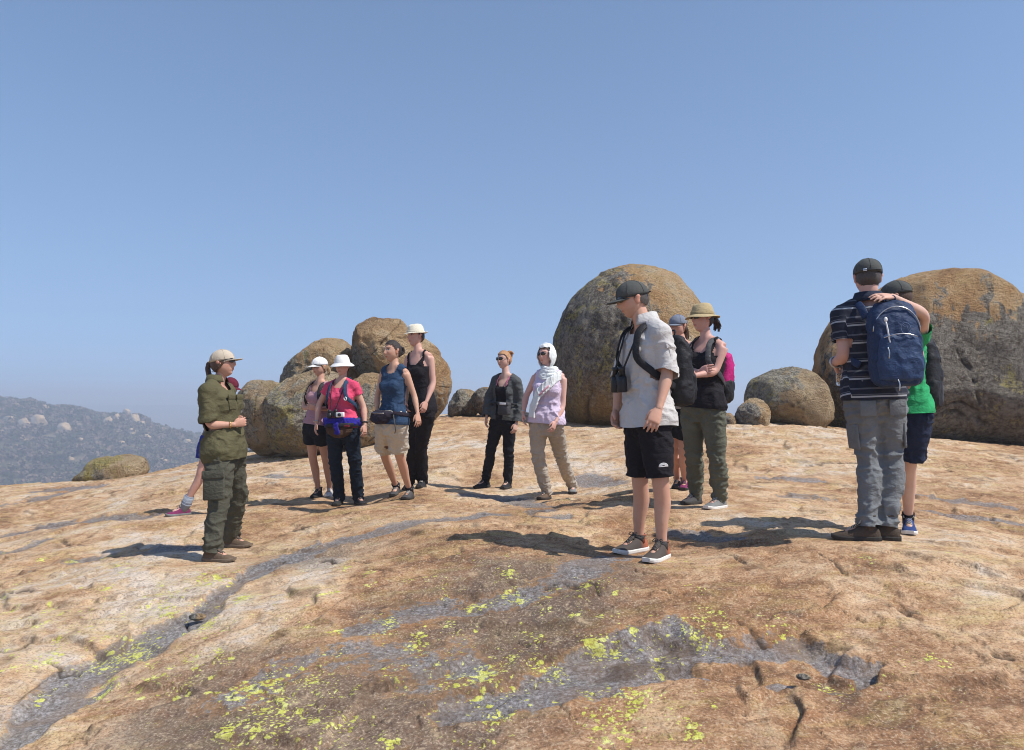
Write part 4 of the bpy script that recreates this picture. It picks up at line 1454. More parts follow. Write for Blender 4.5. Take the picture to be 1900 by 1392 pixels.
def hand_mesh(curl, spread=0.0):
    key = (round(curl, 2), round(spread, 2))
    if key in _hand:
        return _hand[key]
    parts = []
    ang = np.linspace(0, 2 * math.pi, 14, endpoint=False)
    rings = []
    for z, hw, th, x0 in ((-.012, .024, .019, 0), (.005, .025, .018, 0), (.03, .034, .017, .002), (.06, .040, .0155, .002), (.085, .040, .0125, 0), (.094, .036, .009, 0)):
        rings.append(np.stack([x0 + hw * np.cos(ang), th * np.sin(ang), np.full(14, z)], 1))
    parts.append(loft(rings))
    for x, ln, r, sp in ((.0295, .071, .0084, .10), (.0095, .079, .0088, .02), (-.0105, .073, .0084, -.05), (-.029, .057, .0074, -.14)):
        p = np.array((x, 0, .078))
        pts = [p]
        a = 0.0
        k = curl * (1 + .12 * (x < 0))
        for f, da in ((.46, 40), (.30, 52), (.24, 38)):
            a += rad(da) * k
            dirv = np.array((math.sin(sp * (1 + spread * 3)) * math.cos(a), math.sin(a), math.cos(a)))
            p = p + dirv * ln * f
            pts.append(p)
        pts = [pts[0], (pts[0] + pts[1]) / 2, pts[1], (pts[1] + pts[2]) / 2, pts[2], pts[3]]
        parts.append(tube(pts, np.array((1.1, 1.0, 1.05, .95, .95, .62)) * r, 10))
        parts.append(ellipsoid(pts[-1], (r * .8,) * 3, 8, 6))
    t = [(.016, .006, .012), (.034, .013, .030), (.048 - .012 * curl, .020 + .008 * curl, .054), (.054 - .026 * curl, .024 + .016 * curl, .078)]
    parts.append(tube(t, (.0135, .0125, .0105, .008), 10))
    parts.append(ellipsoid(t[-1], (.0085,) * 3, 8, 6))
    V, Q = remesh(parts, .0037, 1)
    _hand[key] = (V, Q)
    return V, Q


def make_body(P, skin, hair, mat, curlL=.45, curlR=.45, palmL=None, palmR=None, beard=0.0, ear=True, spread=0.0):
    s = P.s
    parts = [P.torso(-.004)] + P.bust(0.0, .85)
    nk = P.neck - P.up * .03
    nt = P.hc - P.hu * .065 * P.hs - P.hf * .018 * P.hs
    nr = (.047 if P.fem else .057) * s
    parts.append(tube([nk - P.up * .03, nk, (nk + nt) / 2, nt, nt + P.hu * .04], np.array((1.25, 1.15, 1.0, .98, .9)) * nr, 18))
    # trapezius and shoulder caps
    for S in 'LR':
        sh, e, w_, h = P.arm[S]
        parts.append(tube([P.neck + P.up * .025 * s, P.neck * .5 + sh * .5 + P.up * .018 * s, sh], np.array((.046, .048, .054)) * s * (.88 if P.fem else 1), 14))
        parts.append(P.limb(sh, e, w_ + nrm(w_ - e) * .012, P.armprof()))
        hp, kn, an = P.leg[S]
        parts.append(P.limb(hp, kn, an, P.legprof(-P.under), calf=P.legcalf(S)))
        heel, toe, dr = P.foot[S]
        parts.append(tube([an, an * .5 + heel * .5 + dr * .06 + UP * .02, heel + dr * .19 * s + UP * .035], np.array((.036, .036, .028)) * s, 10))
    V, Q = remesh(parts, .0105, 3)
    Vs, Qs, Cs, k = [V], [Q], [np.repeat(np.array(skin)[None], len(V), 0)], len(V)
    hv, hq = head_grid(P.hs, P.fem)
    hcol = head_colors(hv, P.hs, skin, hair, P.fem, beard)
    R = np.column_stack([P.hl, P.hf, P.hu])
    Vs.append(P.hc + hv @ R.T)
    Qs.append(hq + k)
    Cs.append(hcol)
    k += len(hv)
    if ear:
        for sg in (-1, 1):
            ev, ef = ellipsoid((sg * .0735 * P.hs, -.006, -.002), (.010 * P.hs, .019 * P.hs, .032 * P.hs), 12, 8)
            ev = ev + np.array((sg * .006, -.006, 0)) * (ev[:, 2:3] > 0)
            q4 = np.array([f if len(f) == 4 else (*f, f[2]) for f in ef if len(f) == 4])
            Vs.append(P.hc + ev @ R.T)
            Qs.append(q4 + k)
            Cs.append(np.repeat(np.array((skin[0], skin[1] * .82, skin[2] * .78))[None], len(ev), 0))
            k += len(ev)
    P.hand = {}
    for S, curl, palm in (('L', curlL, palmL), ('R', curlR, palmR)):
        sh, e, w_, h = P.arm[S]
        zc = nrm(h - w_)
        med = P.latc * (-1 if S == 'L' else 1)
        y = np.asarray(palm if palm is not None else med * 1.0 - P.fwdc * .35, dtype=float)
        y = nrm(y - np.dot(y, zc) * zc)
        x = np.cross(y, zc)
        hvx, hqx = hand_mesh(curl, spread)
        hsz = s * (.92 if P.fem else 1.02)
        v = hvx * hsz
        if S == 'R':
            v = v * np.array((-1, 1, 1))
            hqx = hqx[:, ::-1]
        Rm = np.column_stack([x, y, zc])
        Vs.append(w_ + v @ Rm.T)
        Qs.append(hqx + k)
        c2 = np.repeat(np.array((skin[0] * .98, skin[1] * .92, skin[2] * .90))[None], len(v), 0)
        Cs.append(c2)
        k += len(v)
        P.hand[S] = (w_, Rm, hsz)
    o = mesh_np('body', np.concatenate(Vs), np.concatenate(Qs), mat, P.root, True, cols=np.concatenate(Cs))
    return o


def skin_mat():
    k = NT('skin', 0.55, 0.35)
    co = k.co()
    c = k.mix(k.math('MULTIPLY', k.ramp(k.noise(co, 22, 4, .6), [(.35, 0.0), (.7, 1.0)]), .22), k.attr('Col', 'Color'), (.52, .22, .15))
    c = k.mix(k.math('MULTIPLY', k.ramp(k.noise(co, 7, 3, .6), [(.45, 0.0), (.65, 1.0)]), .22), c, (.60, .27, .19))
    k.color(c)
    k.b.inputs['Subsurface Weight'].default_value = 0.06
    k.b.inputs['Subsurface Radius'].default_value = (.012, .005, .003)
    k.bump(k.noise(co, 140, 2), .15, .003)
    return k.m


SKIN = skin_mat()


def hair_mat(name, col):
    k = NT(name, 0.5, 0.4)
    co = k.co()
    st = k.noise(k.mapping(co, (60, 60, 14)), 4, 4, .6)
    k.color(k.ramp(st, [(.3, tuple(c * .55 for c in col)), (.7, tuple(min(1, c * 1.5) for c in col))]))
    k.bump(st, .8, .008)
    return k.m


HB = hair_mat('hair_dark', (.030, .020, .016))
HBR = hair_mat('hair_brown', (.090, .050, .030))
HBL = hair_mat('hair_strawberry', (.42, .22, .10))
HBX = hair_mat('hair_light', (.34, .22, .12))
HGR = hair_mat('hair_short', (.075, .060, .050))


# --------------------------------------------------------------- garments
def folds(V, Q, amp, fx=(7, 7, 12), seed=0, weight=None, relaxit=1):
    N = vnormals(V, Q)
    Pq = V * np.array(fx) + seed * 3.7
    Pq = Pq + .55 * np.stack([noise(V * 5 + seed), noise(V * 5 + seed + 9), noise(V * 5 + seed + 19)], 1)
    r = ridged(Pq, 2)
    r = np.clip(r, 0, 1) ** 1.8
    disp = amp * 1.5 * (r - .42) + amp * .7 * fbm(V * 6 + seed, 2)
    if weight is not None:
        disp = disp * weight
    disp = np.maximum(disp, -.009)
    V = V + N * disp[:, None]
    return relax(V, Q, relaxit, .3)


def hem_snap(V, keep, c, dr, rmax, amax, vox, side=None):
    """cut a sleeve or leg off at a plane and pull its last row onto that plane"""
    rel = V - c
    al = rel @ dr
    pr = np.linalg.norm(rel - al[:, None] * dr, axis=1)
    inside = pr < rmax
    if side is not None:
        inside &= side
    keep &= ~((al > vox * .95) & inside & (al < amax))
    m = inside & (al > -vox * .25) & (al <= vox * .95)
    V[m] -= al[m, None] * dr


def cutmesh(V, Q, keepv):
    return compact(V, Q[np.all(keepv[Q], axis=1)])


def bottoms(P, name, mat, length=2.0, off=.016, hem=.0, knee=.0, thigh=.0, waist_t=.16, amp=.010, seed=0, cuff=0.0, voxel=.0095, ease=None):
    """trousers (length 2) or shorts (length about .75); hem/knee/thigh widen the leg there"""
    parts = [P.torso(off + .004, -.29, waist_t + .06, n=28, steps=10)]
    ends = []
    for S in 'LR':
        hp, kn, an = P.leg[S]
        if length > 1.5:
            an = an + (an - kn) * .085
        pr = [(u, r + off + thigh * P.s * math.exp(-((u - .3) / .4) ** 2) + knee * P.s * math.exp(-((u - 1.1) / .45) ** 2) + hem * P.s * sstep(length - .7, length, u)) for u, r in P.legprof()]
        us = np.linspace(0, length + .06, 24)
        pr2 = [(u, float(np.interp(u, [q[0] for q in pr], [q[1] for q in pr]))) for u in us]
        pr2 = [(u, r + hem * P.s * float(sstep(length - .7, length, u)) * 0) for u, r in pr2]
        parts.append(P.limb(hp, kn, an, pr2, 0, length + .06, n=20, calf=P.legcalf(S) * .6))
        if cuff:
            pc = [(u, r + cuff) for u, r in pr2]
            parts.append(P.limb(hp, kn, an, pc, length - .13, length + .06, n=20, calf=P.legcalf(S) * .6))
        A, B = (hp, kn) if length < 1 else (kn, an)
        u = length if length < 1 else length - 1
        ends.append((A + (B - A) * u, nrm(B - A)))
    V, Q = remesh(parts, voxel, 3)
    hpz = P.pel[2]
    knz = (P.leg['L'][1][2] + P.leg['R'][1][2]) / 2
    anz = (P.leg['L'][2][2] + P.leg['R'][2][2]) / 2
    wgt = .35 + .9 * np.exp(-((V[:, 2] - knz) / .11) ** 2) + .9 * np.exp(-((V[:, 2] - hpz + .06) / .10) ** 2)
    if length > 1.5:
        wgt += 1.1 * np.exp(-((V[:, 2] - anz - .05) / .12) ** 2)
    V = folds(V, Q, amp, (8, 8, 13), seed, wgt)
    keep = np.ones(len(V), bool)
    for c, dr in ends:
        hem_snap(V, keep, c, dr, .15, .06, voxel)
    tt = (V - P.pel) @ P.up / P.L
    keep &= tt < waist_t + .045
    V, Q = cutmesh(V, Q, keep)
    return mesh_np(name, V, Q, mat, P.root)


def top(P, name, mat, sleeve=None, off=.014, hem_t=-.05, neck=(.075, .93, .97), straps=None, flare=.05, amp=.009, seed=0, loose=0.0, front=0.0, cuff=0.0, waist=.6, voxel=.0095, arms='LR', open_front=None, stripes=False, bust=True, hemround=0.0, mats=None):
    """shirt shell over the torso. sleeve: None or u along the arm (1 = elbow, 2 = wrist).
    neck = (half width, front t, back t); straps = half width of a tank top's arm cut"""
    parts = [P.torso(off + loose, hem_t - .08, 1.0, flare=flare, front=front, waist=waist, steps=18)]
    if bust:
        parts += P.bust(off * .9)
    ends = []
    for S in 'LR':
        sh, e, w_, h = P.arm[S]
        a = (.88 if P.fem else 1)
        parts.append(tube([P.neck + P.up * .022 * P.s, P.neck * .5 + sh * .5 + P.up * .016 * P.s, sh + P.up * .002], np.array((.046 * a + off, .048 * a + off, .054 * a + off)) * P.s, 14))
        if sleeve and S in arms:
            rr_ = (P.armprof()[0][1] + off + loose * .8 + .004)
            parts.append(ellipsoid(sh - P.up * .004, (rr_, rr_, rr_)))
            pr = [(u, r + off + loose * .8 + .010 * float(sstep(.2, .7, u))) for u, r in P.armprof()]
            parts.append(P.limb(sh, e, w_, pr, 0, min(sleeve + .08, 2.0), n=16))
            if cuff:
                pc = [(u, r + cuff) for u, r in pr]
                parts.append(P.limb(sh, e, w_, pc, sleeve - .15, min(sleeve + .08, 2.0), n=16))
            A, B = (sh, e) if sleeve <= 1 else (e, w_)
            u = sleeve if sleeve <= 1 else sleeve - 1
            ends.append((A + (B - A) * u, nrm(B - A)))
    V, Q = remesh(parts, voxel, 3)
    tt = (V - P.pel) @ P.up / P.L
    wgt = .45 + .9 * np.exp(-((tt - .28) / .16) ** 2) + .5 * np.exp(-((tt - .75) / .08) ** 2)
    V = folds(V, Q, amp, (7, 7, 9), seed, wgt)
    tt = (V - P.pel) @ P.up / P.L
    rel = V - P.pel - np.outer(tt * P.L, P.up)
    l, f = P.frame(.8)
    u = rel @ l / P.s
    w_ = rel @ f / P.s
    keep = np.ones(len(V), bool)
    lim = hem_t + hemround * (np.abs(u) / .17) ** 2
    far = np.abs(u) > .24
    dv = (tt - lim) * P.L
    keep &= dv > -voxel * .95
    mm = (dv <= voxel * .25) & (dv > -voxel * .95)
    V[mm] -= dv[mm, None] * P.up
    au = np.abs(u)
    nw, nf, nb = neck
    nt = np.where(w_ > 0, nf, nb)
    # scooped neckline
    keep &= ~((au < nw) & (tt > nt - 0.0 + (1.06 - nt) * (au / nw) ** 4 * .5))
    if straps is not None:
        keep &= ~((au > straps + .012) & (tt > .76))
        keep &= ~((au > straps) & (tt > .80))
    if open_front is not None:
        keep &= ~((w_ > 0.02) & (au < open_front * (.5 + .5 * np.clip(tt, 0, 1))))
    for c, dr in ends:
        uc = float(np.dot(c - P.pel, l)) / P.s
        sd = (u * np.sign(uc) > abs(uc) - .034) if (sleeve <= 1 and abs(uc) > .15) else None
        hem_snap(V, keep, c, dr, float(np.interp(sleeve, [q[0] for q in pr], [q[1] for q in pr])) + cuff + amp + .004, .05, voxel, sd)
    attrs = None
    if stripes:
        b = tt * P.L
        for S in 'LR':
            sh, e, wr, h = P.arm[S]
            ax = nrm(e - sh)
            q = V - sh
            al = q @ ax
            out = (u * (1 if S == 'L' else -1)) > .165
            b = np.where(out & (al > .02), P.L * .88 - al, b)
        attrs = dict(band=b)
    used = np.all(keep[Q], axis=1)
    Q2 = Q[used]
    idx = np.unique(Q2)
    V2, Q3 = compact(V, Q2)
    if attrs:
        attrs = {k: v[idx] for k, v in attrs.items()}
    return mesh_np(name, V2, Q3, mat, P.root, attrs=attrs)


def collar(P, mat, parent, r=.066, h=.045, gap=50, tilt=.015):
    """folded shirt collar, open at the throat"""
    c0 = P.neck + P.up * .030 * P.s
    rings_o, n = [], 30
    angs = np.radians(np.linspace(gap / 2, 360 - gap / 2, n))
    rows = []
    for k, (rr, z, dz) in enumerate(((.0, .0, 0), (-.008, h, 0), (.004, h + .004, 0), (.020, h * .25, -.006), (.022, -.004, -.008))):
        row = []
        for a in angs:
            fw = math.cos(a)
            lf = math.sin(a)
            R_ = (r + rr) * P.s
            z2 = z + (-.022 * max(0, fw)) * P.s
            row.append(c0 + P.latc * lf * R_ + P.fwdc * fw * R_ * 1.02 + P.up * z2 * P.s + P.fwdc * .006)
        rows.append(row)
    V = np.array(rows).reshape(-1, 3)
    Q = np.array([(i * n + j, i * n + j + 1, (i + 1) * n + j + 1, (i + 1) * n + j) for i in range(4) for j in range(n - 1)])
    o = mesh_np('collar', V, Q, mat, parent)
    md = o.modifiers.new('thick', 'SOLIDIFY')
    md.thickness = .004
    return o


def ribbon(path, width, normal_fn, thick=.006, per=5):
    """flat strap along a path; normal_fn(p) gives the outward direction"""
    Pp = catmull(path, per)
    T = np.gradient(Pp, axis=0)
    rings = []
    for p, t in zip(Pp, T):
        t = nrm(t)
        n = normal_fn(p)
        n = nrm(n - np.dot(n, t) * t)
        b = np.cross(t, n)
        w2, h2 = width / 2, thick / 2
        rings.append([p + b * w2 + n * h2 * .3, p + b * w2 * .8 + n * h2, p - b * w2 * .8 + n * h2, p - b * w2 + n * h2 * .3, p - b * w2 * .9 - n * h2, p + b * w2 * .9 - n * h2])
    return loft(rings)


def outw(P):
    def f(p):
        t = np.dot(p - P.pel, P.up)
        c = P.pel + P.up * min(t, P.L * .86)
        return p - c
    return f


# --------------------------------------------------------------- shoes
SHOE_TOP = [(0.0, .020, .055), (.012, .030, .075), (.04, .036, .092), (.085, .038, .102), (.115, .040, .090), (.15, .0435, .070), (.19, .0465, .056), (.225, .045, .047), (.252, .036, .040), (.270, .020, .032)]


def shoe(P, S, mat, sole_mat, lace_mat, boot=.0, wide=1.0):
    heel, toe, dr = P.foot[S]
    d3 = nrm(toe - heel)
    side = nrm(np.cross(d3, UP))
    upv = np.cross(side, d3)
    k = P.H * .155 / .265
    o0 = heel - d3 * .012
    W = lambda x, y, z: o0 + side * x * k * wide + d3 * y * k + upv * z * k
    rings = []
    n = 14
    for y, hw, h in SHOE_TOP:
        pts = []
        for a in np.linspace(0, math.pi, n):
            c, sn = math.cos(a), math.sin(a)
            pts.append(W(hw * np.sign(c) * abs(c) ** .62, y, .012 + (h - .012) * sn ** .8))
        pts.append(W(-hw * .9, y, .010))
        pts.append(W(hw * .9, y, .010))
        rings.append(pts)
    up_parts = [loft(rings)]
    hp, kn, an = P.leg[S]
    ctop = W(0, .062, .118 + boot)
    up_parts.append(tube([W(0, .058, .05), W(0, .060, .09), ctop], np.array((.037, .040, .043)) * k, 14))
    up_parts.append(tube([W(0, .06, .112 + boot), W(0, .06, .120 + boot)], np.array((.046, .045)) * k, 14))
    tongue = [W(0, .085, .125 + boot), W(0, .105, .105), W(0, .135, .088), W(0, .165, .070)]
    up_parts.append(tube(tongue, np.array((.016, .020, .020, .016)) * k, 8, flat=.4))
    V, Fc = merge(up_parts)
    sh = mesh_np('shoe', V, Fc, mat, P.root)
    rs = []
    for z, g in ((-.004, -.001), (.006, .004), (.020, .0045), (.026, .001)):
        ring = []
        m = len(SHOE_TOP)
        ys = [q[0] for q in SHOE_TOP]
        for q in range(m):
            y, hw, h = SHOE_TOP[q]
            yy = y - (.006 if q == 0 else 0) + (.006 if q == m - 1 else 0)
            spring = .016 * max(0, (y - .2) / .07) ** 2 * (1 if z < .02 else .6)
            ring.append(W(hw + g, yy, z + spring))
        for q in reversed(range(m)):
            y, hw, h = SHOE_TOP[q]
            yy = y - (.006 if q == 0 else 0) + (.006 if q == m - 1 else 0)
            spring = .016 * max(0, (y - .2) / .07) ** 2 * (1 if z < .02 else .6)
            ring.append(W(-hw - g, yy, z + spring))
        rs.append(ring)
    V, Fc = loft(rs)
    mesh_np('sole', V, Fc, sole_mat, sh, False)
    lp = []
    for y, z in ((.105, .108), (.124, .096), (.143, .084), (.162, .074)):
        for sg in (1, -1):
            lp.append(tube([W(-.018 * sg, y, z - .004), W(0, y + .008, z + .004), W(.018 * sg, y + .014, z - .009)], .0032 * k, 6))
    for sg in (1, -1):
        lp.append(tube(catmull([W(0, .10, .116), W(.022 * sg, .108, .124), W(.034 * sg, .118, .108), W(.010 * sg, .106, .112)], 4), .0028 * k, 6))
    V, Fc = merge(lp)
    mesh_np('laces', V, Fc, lace_mat, sh)
    return sh


def sock(P, S, mat, h=.10, r=.044):
    heel, toe, dr = P.foot[S]
    hp, kn, an = P.leg[S]
    ax = nrm(kn - an)
    V, Fc = tube([an - ax * .03, an + ax * h * .5, an + ax * h, an + ax * (h - .004)], np.array((r, r * 1.02, r * 1.08, r * .9)) * P.s, 14)
    return mesh_np('sock', V, Fc, mat, P.root)


# --------------------------------------------------------------- head gear
def HW(P, pts):
    R = np.column_stack([P.hl, P.hf, P.hu])
    return P.hc + (np.asarray(pts, dtype=float) * P.hs) @ R.T


def dome_pts(rx, ry, rz, z0, y0=0.0, rows=10, n=36, phi0=0.0, dent=0.0):
    rings = []
    for i in range(rows + 1):
        a = phi0 + (math.pi / 2 - .05 - phi0) * i / rows
        t = np.linspace(0, 2 * math.pi, n, endpoint=False)
        rings.append(np.stack([rx * math.cos(a) * np.sin(t), y0 + ry * math.cos(a) * np.cos(t), np.full(n, z0 + rz * math.sin(a))], 1))
    return rings


def cap(P, mat, brim_mat=None, tilt=0.0, name='cap', strap_mat=None, y0=-.004):
    rings = dome_pts(.0865, .107, .088, .036, y0, 10, 40, -.18)
    rings = [rings[0] * np.array((.97, .97, 1)) + np.array((0, 0, .002))] + rings
    V, Fc = loft(rings)
    c = mesh_np(name, HW(P, V), Fc, mat, P.root)
    nu, nv = 20, 8
    topv, botv = [], []
    for j in range(nv + 1):
        v = j / nv
        for i in range(nu + 1):
            u = -1 + 2 * i / nu
            x = .080 * u * (1 - .06 * v)
            ye = .104 * math.sqrt(max(0, 1 - (x / .0885) ** 2)) + y0
            y = ye - .004 + v * .078 * (1 - abs(u) ** 2.6)
            z = .026 - .017 * u * u - .016 * v * (1 - abs(u) ** 3) + tilt * v
            topv.append((x, y, z))
    topv = np.array(topv)
    V = np.vstack([topv, topv - np.array((0, 0, .0045))])
    m = (nu + 1) * (nv + 1)
    Fc = []
    for j in range(nv):
        for i in range(nu):
            a = j * (nu + 1) + i
            Fc.append((a, a + 1, a + nu + 2, a + nu + 1))
            Fc.append((m + a + nu + 1, m + a + nu + 2, m + a + 1, m + a))
    for i in range(nu):
        a = nv * (nu + 1) + i
        Fc.append((a, a + 1, m + a + 1, m + a))
    mesh_np('brim', HW(P, V), Fc, brim_mat or mat, c)
    V, Fc = ellipsoid((0, y0, .124), (.009, .009, .005), 10, 6)
    mesh_np('button', HW(P, V), Fc, brim_mat or mat, c)
    sm = []
    for k in range(3):
        a = math.pi * k / 3 + math.pi / 6 * 0
        pts = []
        for q in np.linspace(.0, math.pi, 19):
            pts.append((.0875 * math.cos(q) * math.sin(a), y0 + .108 * math.cos(q) * math.cos(a), .036 + .0888 * math.sin(q)))
        sm.append(tube(pts, .0016, 6))
    V, Fc = merge(sm)
    mesh_np('seam', HW(P, V), Fc, mat, c)
    if strap_mat:
        pts = [(-.06 * math.cos(q), y0 - .098 - .010 * math.sin(q), .028) for q in np.linspace(.2, math.pi - .2, 9)]
        V, Fc = tube(pts, .007, 8, flat=.5)
        mesh_np('strap', HW(P, V), Fc, strap_mat, c)
    return c


def brimmed(P, mat, band_mat=None, crown=(.088, .105, .085), brim=.055, droop=.012, up_back=0.0, dent=.018, wave=.004, name='hat', seed=0, z0=.036, flat=.5, tiltx=0.0, taper=1.0, fdroop=0.0):
    """hat with a crown and a brim all round (fedora, bucket or sun hat)"""
    n = 44
    t = np.linspace(0, 2 * math.pi, n, endpoint=False)
    rx, ry, h = crown
    rings = []
    prof = [(-.02, 1.0), (0, 1.0), (.3, 1 - .04 * taper), (.6, 1 - .10 * taper), (.82, 1 - .19 * taper), (.94, .86 - .14 * taper), (1.0, .66 - .12 * taper), (1.02, .34), (1.02, .08)]
    for zf, rf in prof:
        z = z0 + h * zf
        zz = np.full(n, z)
        if zf > .9:
            zz = zz - dent * np.exp(-(np.sin(t) * rx * rf / .030) ** 2) * (1 if rf < .7 else .35)
        rings.append(np.stack([rx * rf * np.sin(t), ry * rf * np.cos(t) - .003, zz], 1))
    V, Fc = loft(rings)
    c = mesh_np(name, HW(P, V), Fc, mat, P.root)
    rows = []
    m = 7
    for j in range(m + 1):
        v = j / m
        r = 1.0
        x = (rx - .002 + brim * v) * np.sin(t)
        y = (ry - .002 + brim * v) * np.cos(t) - .003
        z = z0 - droop * v ** 1.3 + up_back * v * v * np.clip(-np.cos(t), 0, 1) + wave * v * np.sin(3 * t + seed) - fdroop * v * np.clip(np.cos(t), 0, 1) + .006 * v * np.abs(np.sin(t)) * (1 if up_back else 0)
        rows.append(np.stack([x, y, z], 1))
    rows2 = [r_ - np.array((0, 0, .004)) for r_ in reversed(rows)]
    V, Fc = loft(rows + rows2, cap=False)
    mesh_np('brim', HW(P, V), Fc, mat, c)
    if band_mat:
        rr = []
        for z, g in ((.0, .003), (.02, .0025), (.022, .0), (.0, 0.0)):
            rr.append(np.stack([(rx + g) * np.sin(t), (ry + g) * np.cos(t) - .003, np.full(n, z0 + .003 + z)], 1))
        V, Fc = loft(rr, cap=False)
        mesh_np('band', HW(P, V), Fc, band_mat, c)
    return c


def sunglasses(P, mat):
    parts = []
    for sg in (-1, 1):
        rings = []
        for k, (off, sc) in enumerate(((.0, 1.0), (.004, 1.0), (.006, .85))):
            ring = []
            for a in np.linspace(0, 2 * math.pi, 16, endpoint=False):
                x = .033 + .027 * np.sign(math.cos(a)) * abs(math.cos(a)) ** .8 * sc
                z = .014 + .020 * np.sign(math.sin(a)) * abs(math.sin(a)) ** .8 * sc
                y = .095 + off - 2.6 * max(0, x - .012) ** 2 * 3
                ring.append((sg * x, y, z))
            rings.append(ring)
        parts.append(loft(rings))
        parts.append(tube([(sg * .060, .078, .020), (sg * .074, .055, .020), (sg * .079, .0, .018), (sg * .077, -.02, .008)], .0035, 6))
    parts.append(tube([(-.012, .097, .020), (0, .101, .023), (.012, .097, .020)], .003, 6))
    V, Fc = merge(parts)
    return mesh_np('sunglasses', HW(P, V), Fc, mat, P.root)


def hair_shell(P, mat, front=.070, side=-.01, back=-.075, thick=.011, seed=0):
    V, Q = head_grid(1.0, P.fem)
    N = V / np.linalg.norm(V, axis=1)[:, None]
    V2 = V + N * thick * (1 + .35 * fbm(V * 60 + seed, 2))[:, None] * np.array((1, 1, .8))
    lim = np.where(V[:, 1] > .045, front, np.where(V[:, 1] > -.01, side + (front - side) * sstep(.0, .05, V[:, 1]), side + (back - side) * sstep(-.0, -.05, V[:, 1])))
    keep = V[:, 2] > lim + .006 * noise(V * 90)
    V3, Q3 = cutmesh(V2, Q, keep)
    return mesh_np('hair', HW(P, V3), Q3, mat, P.root)


def locks(P, mat, paths, r=.010, name='hair_lock', n=7, spread=.010, seed=0, taper=.25):
    rs = np.random.RandomState(seed)
    parts = []
    for path in paths:
        for k in range(n):
            o = rs.normal(size=3) * spread
            q = [np.array(p) + o * (0.3 + .9 * i / len(path)) + rs.normal(size=3) * spread * .35 for i, p in enumerate(path)]
            c = catmull(q, 5)
            R = r * (.6 + .5 * rs.rand()) * np.interp(np.linspace(0, 1, len(c)), [0, .3, .8, 1], [.8, 1, .7, taper])
            parts.append(tube(c, R, 7))
    V, Fc = merge(parts)
    return mesh_np(name, HW(P, V), Fc, mat, P.root)


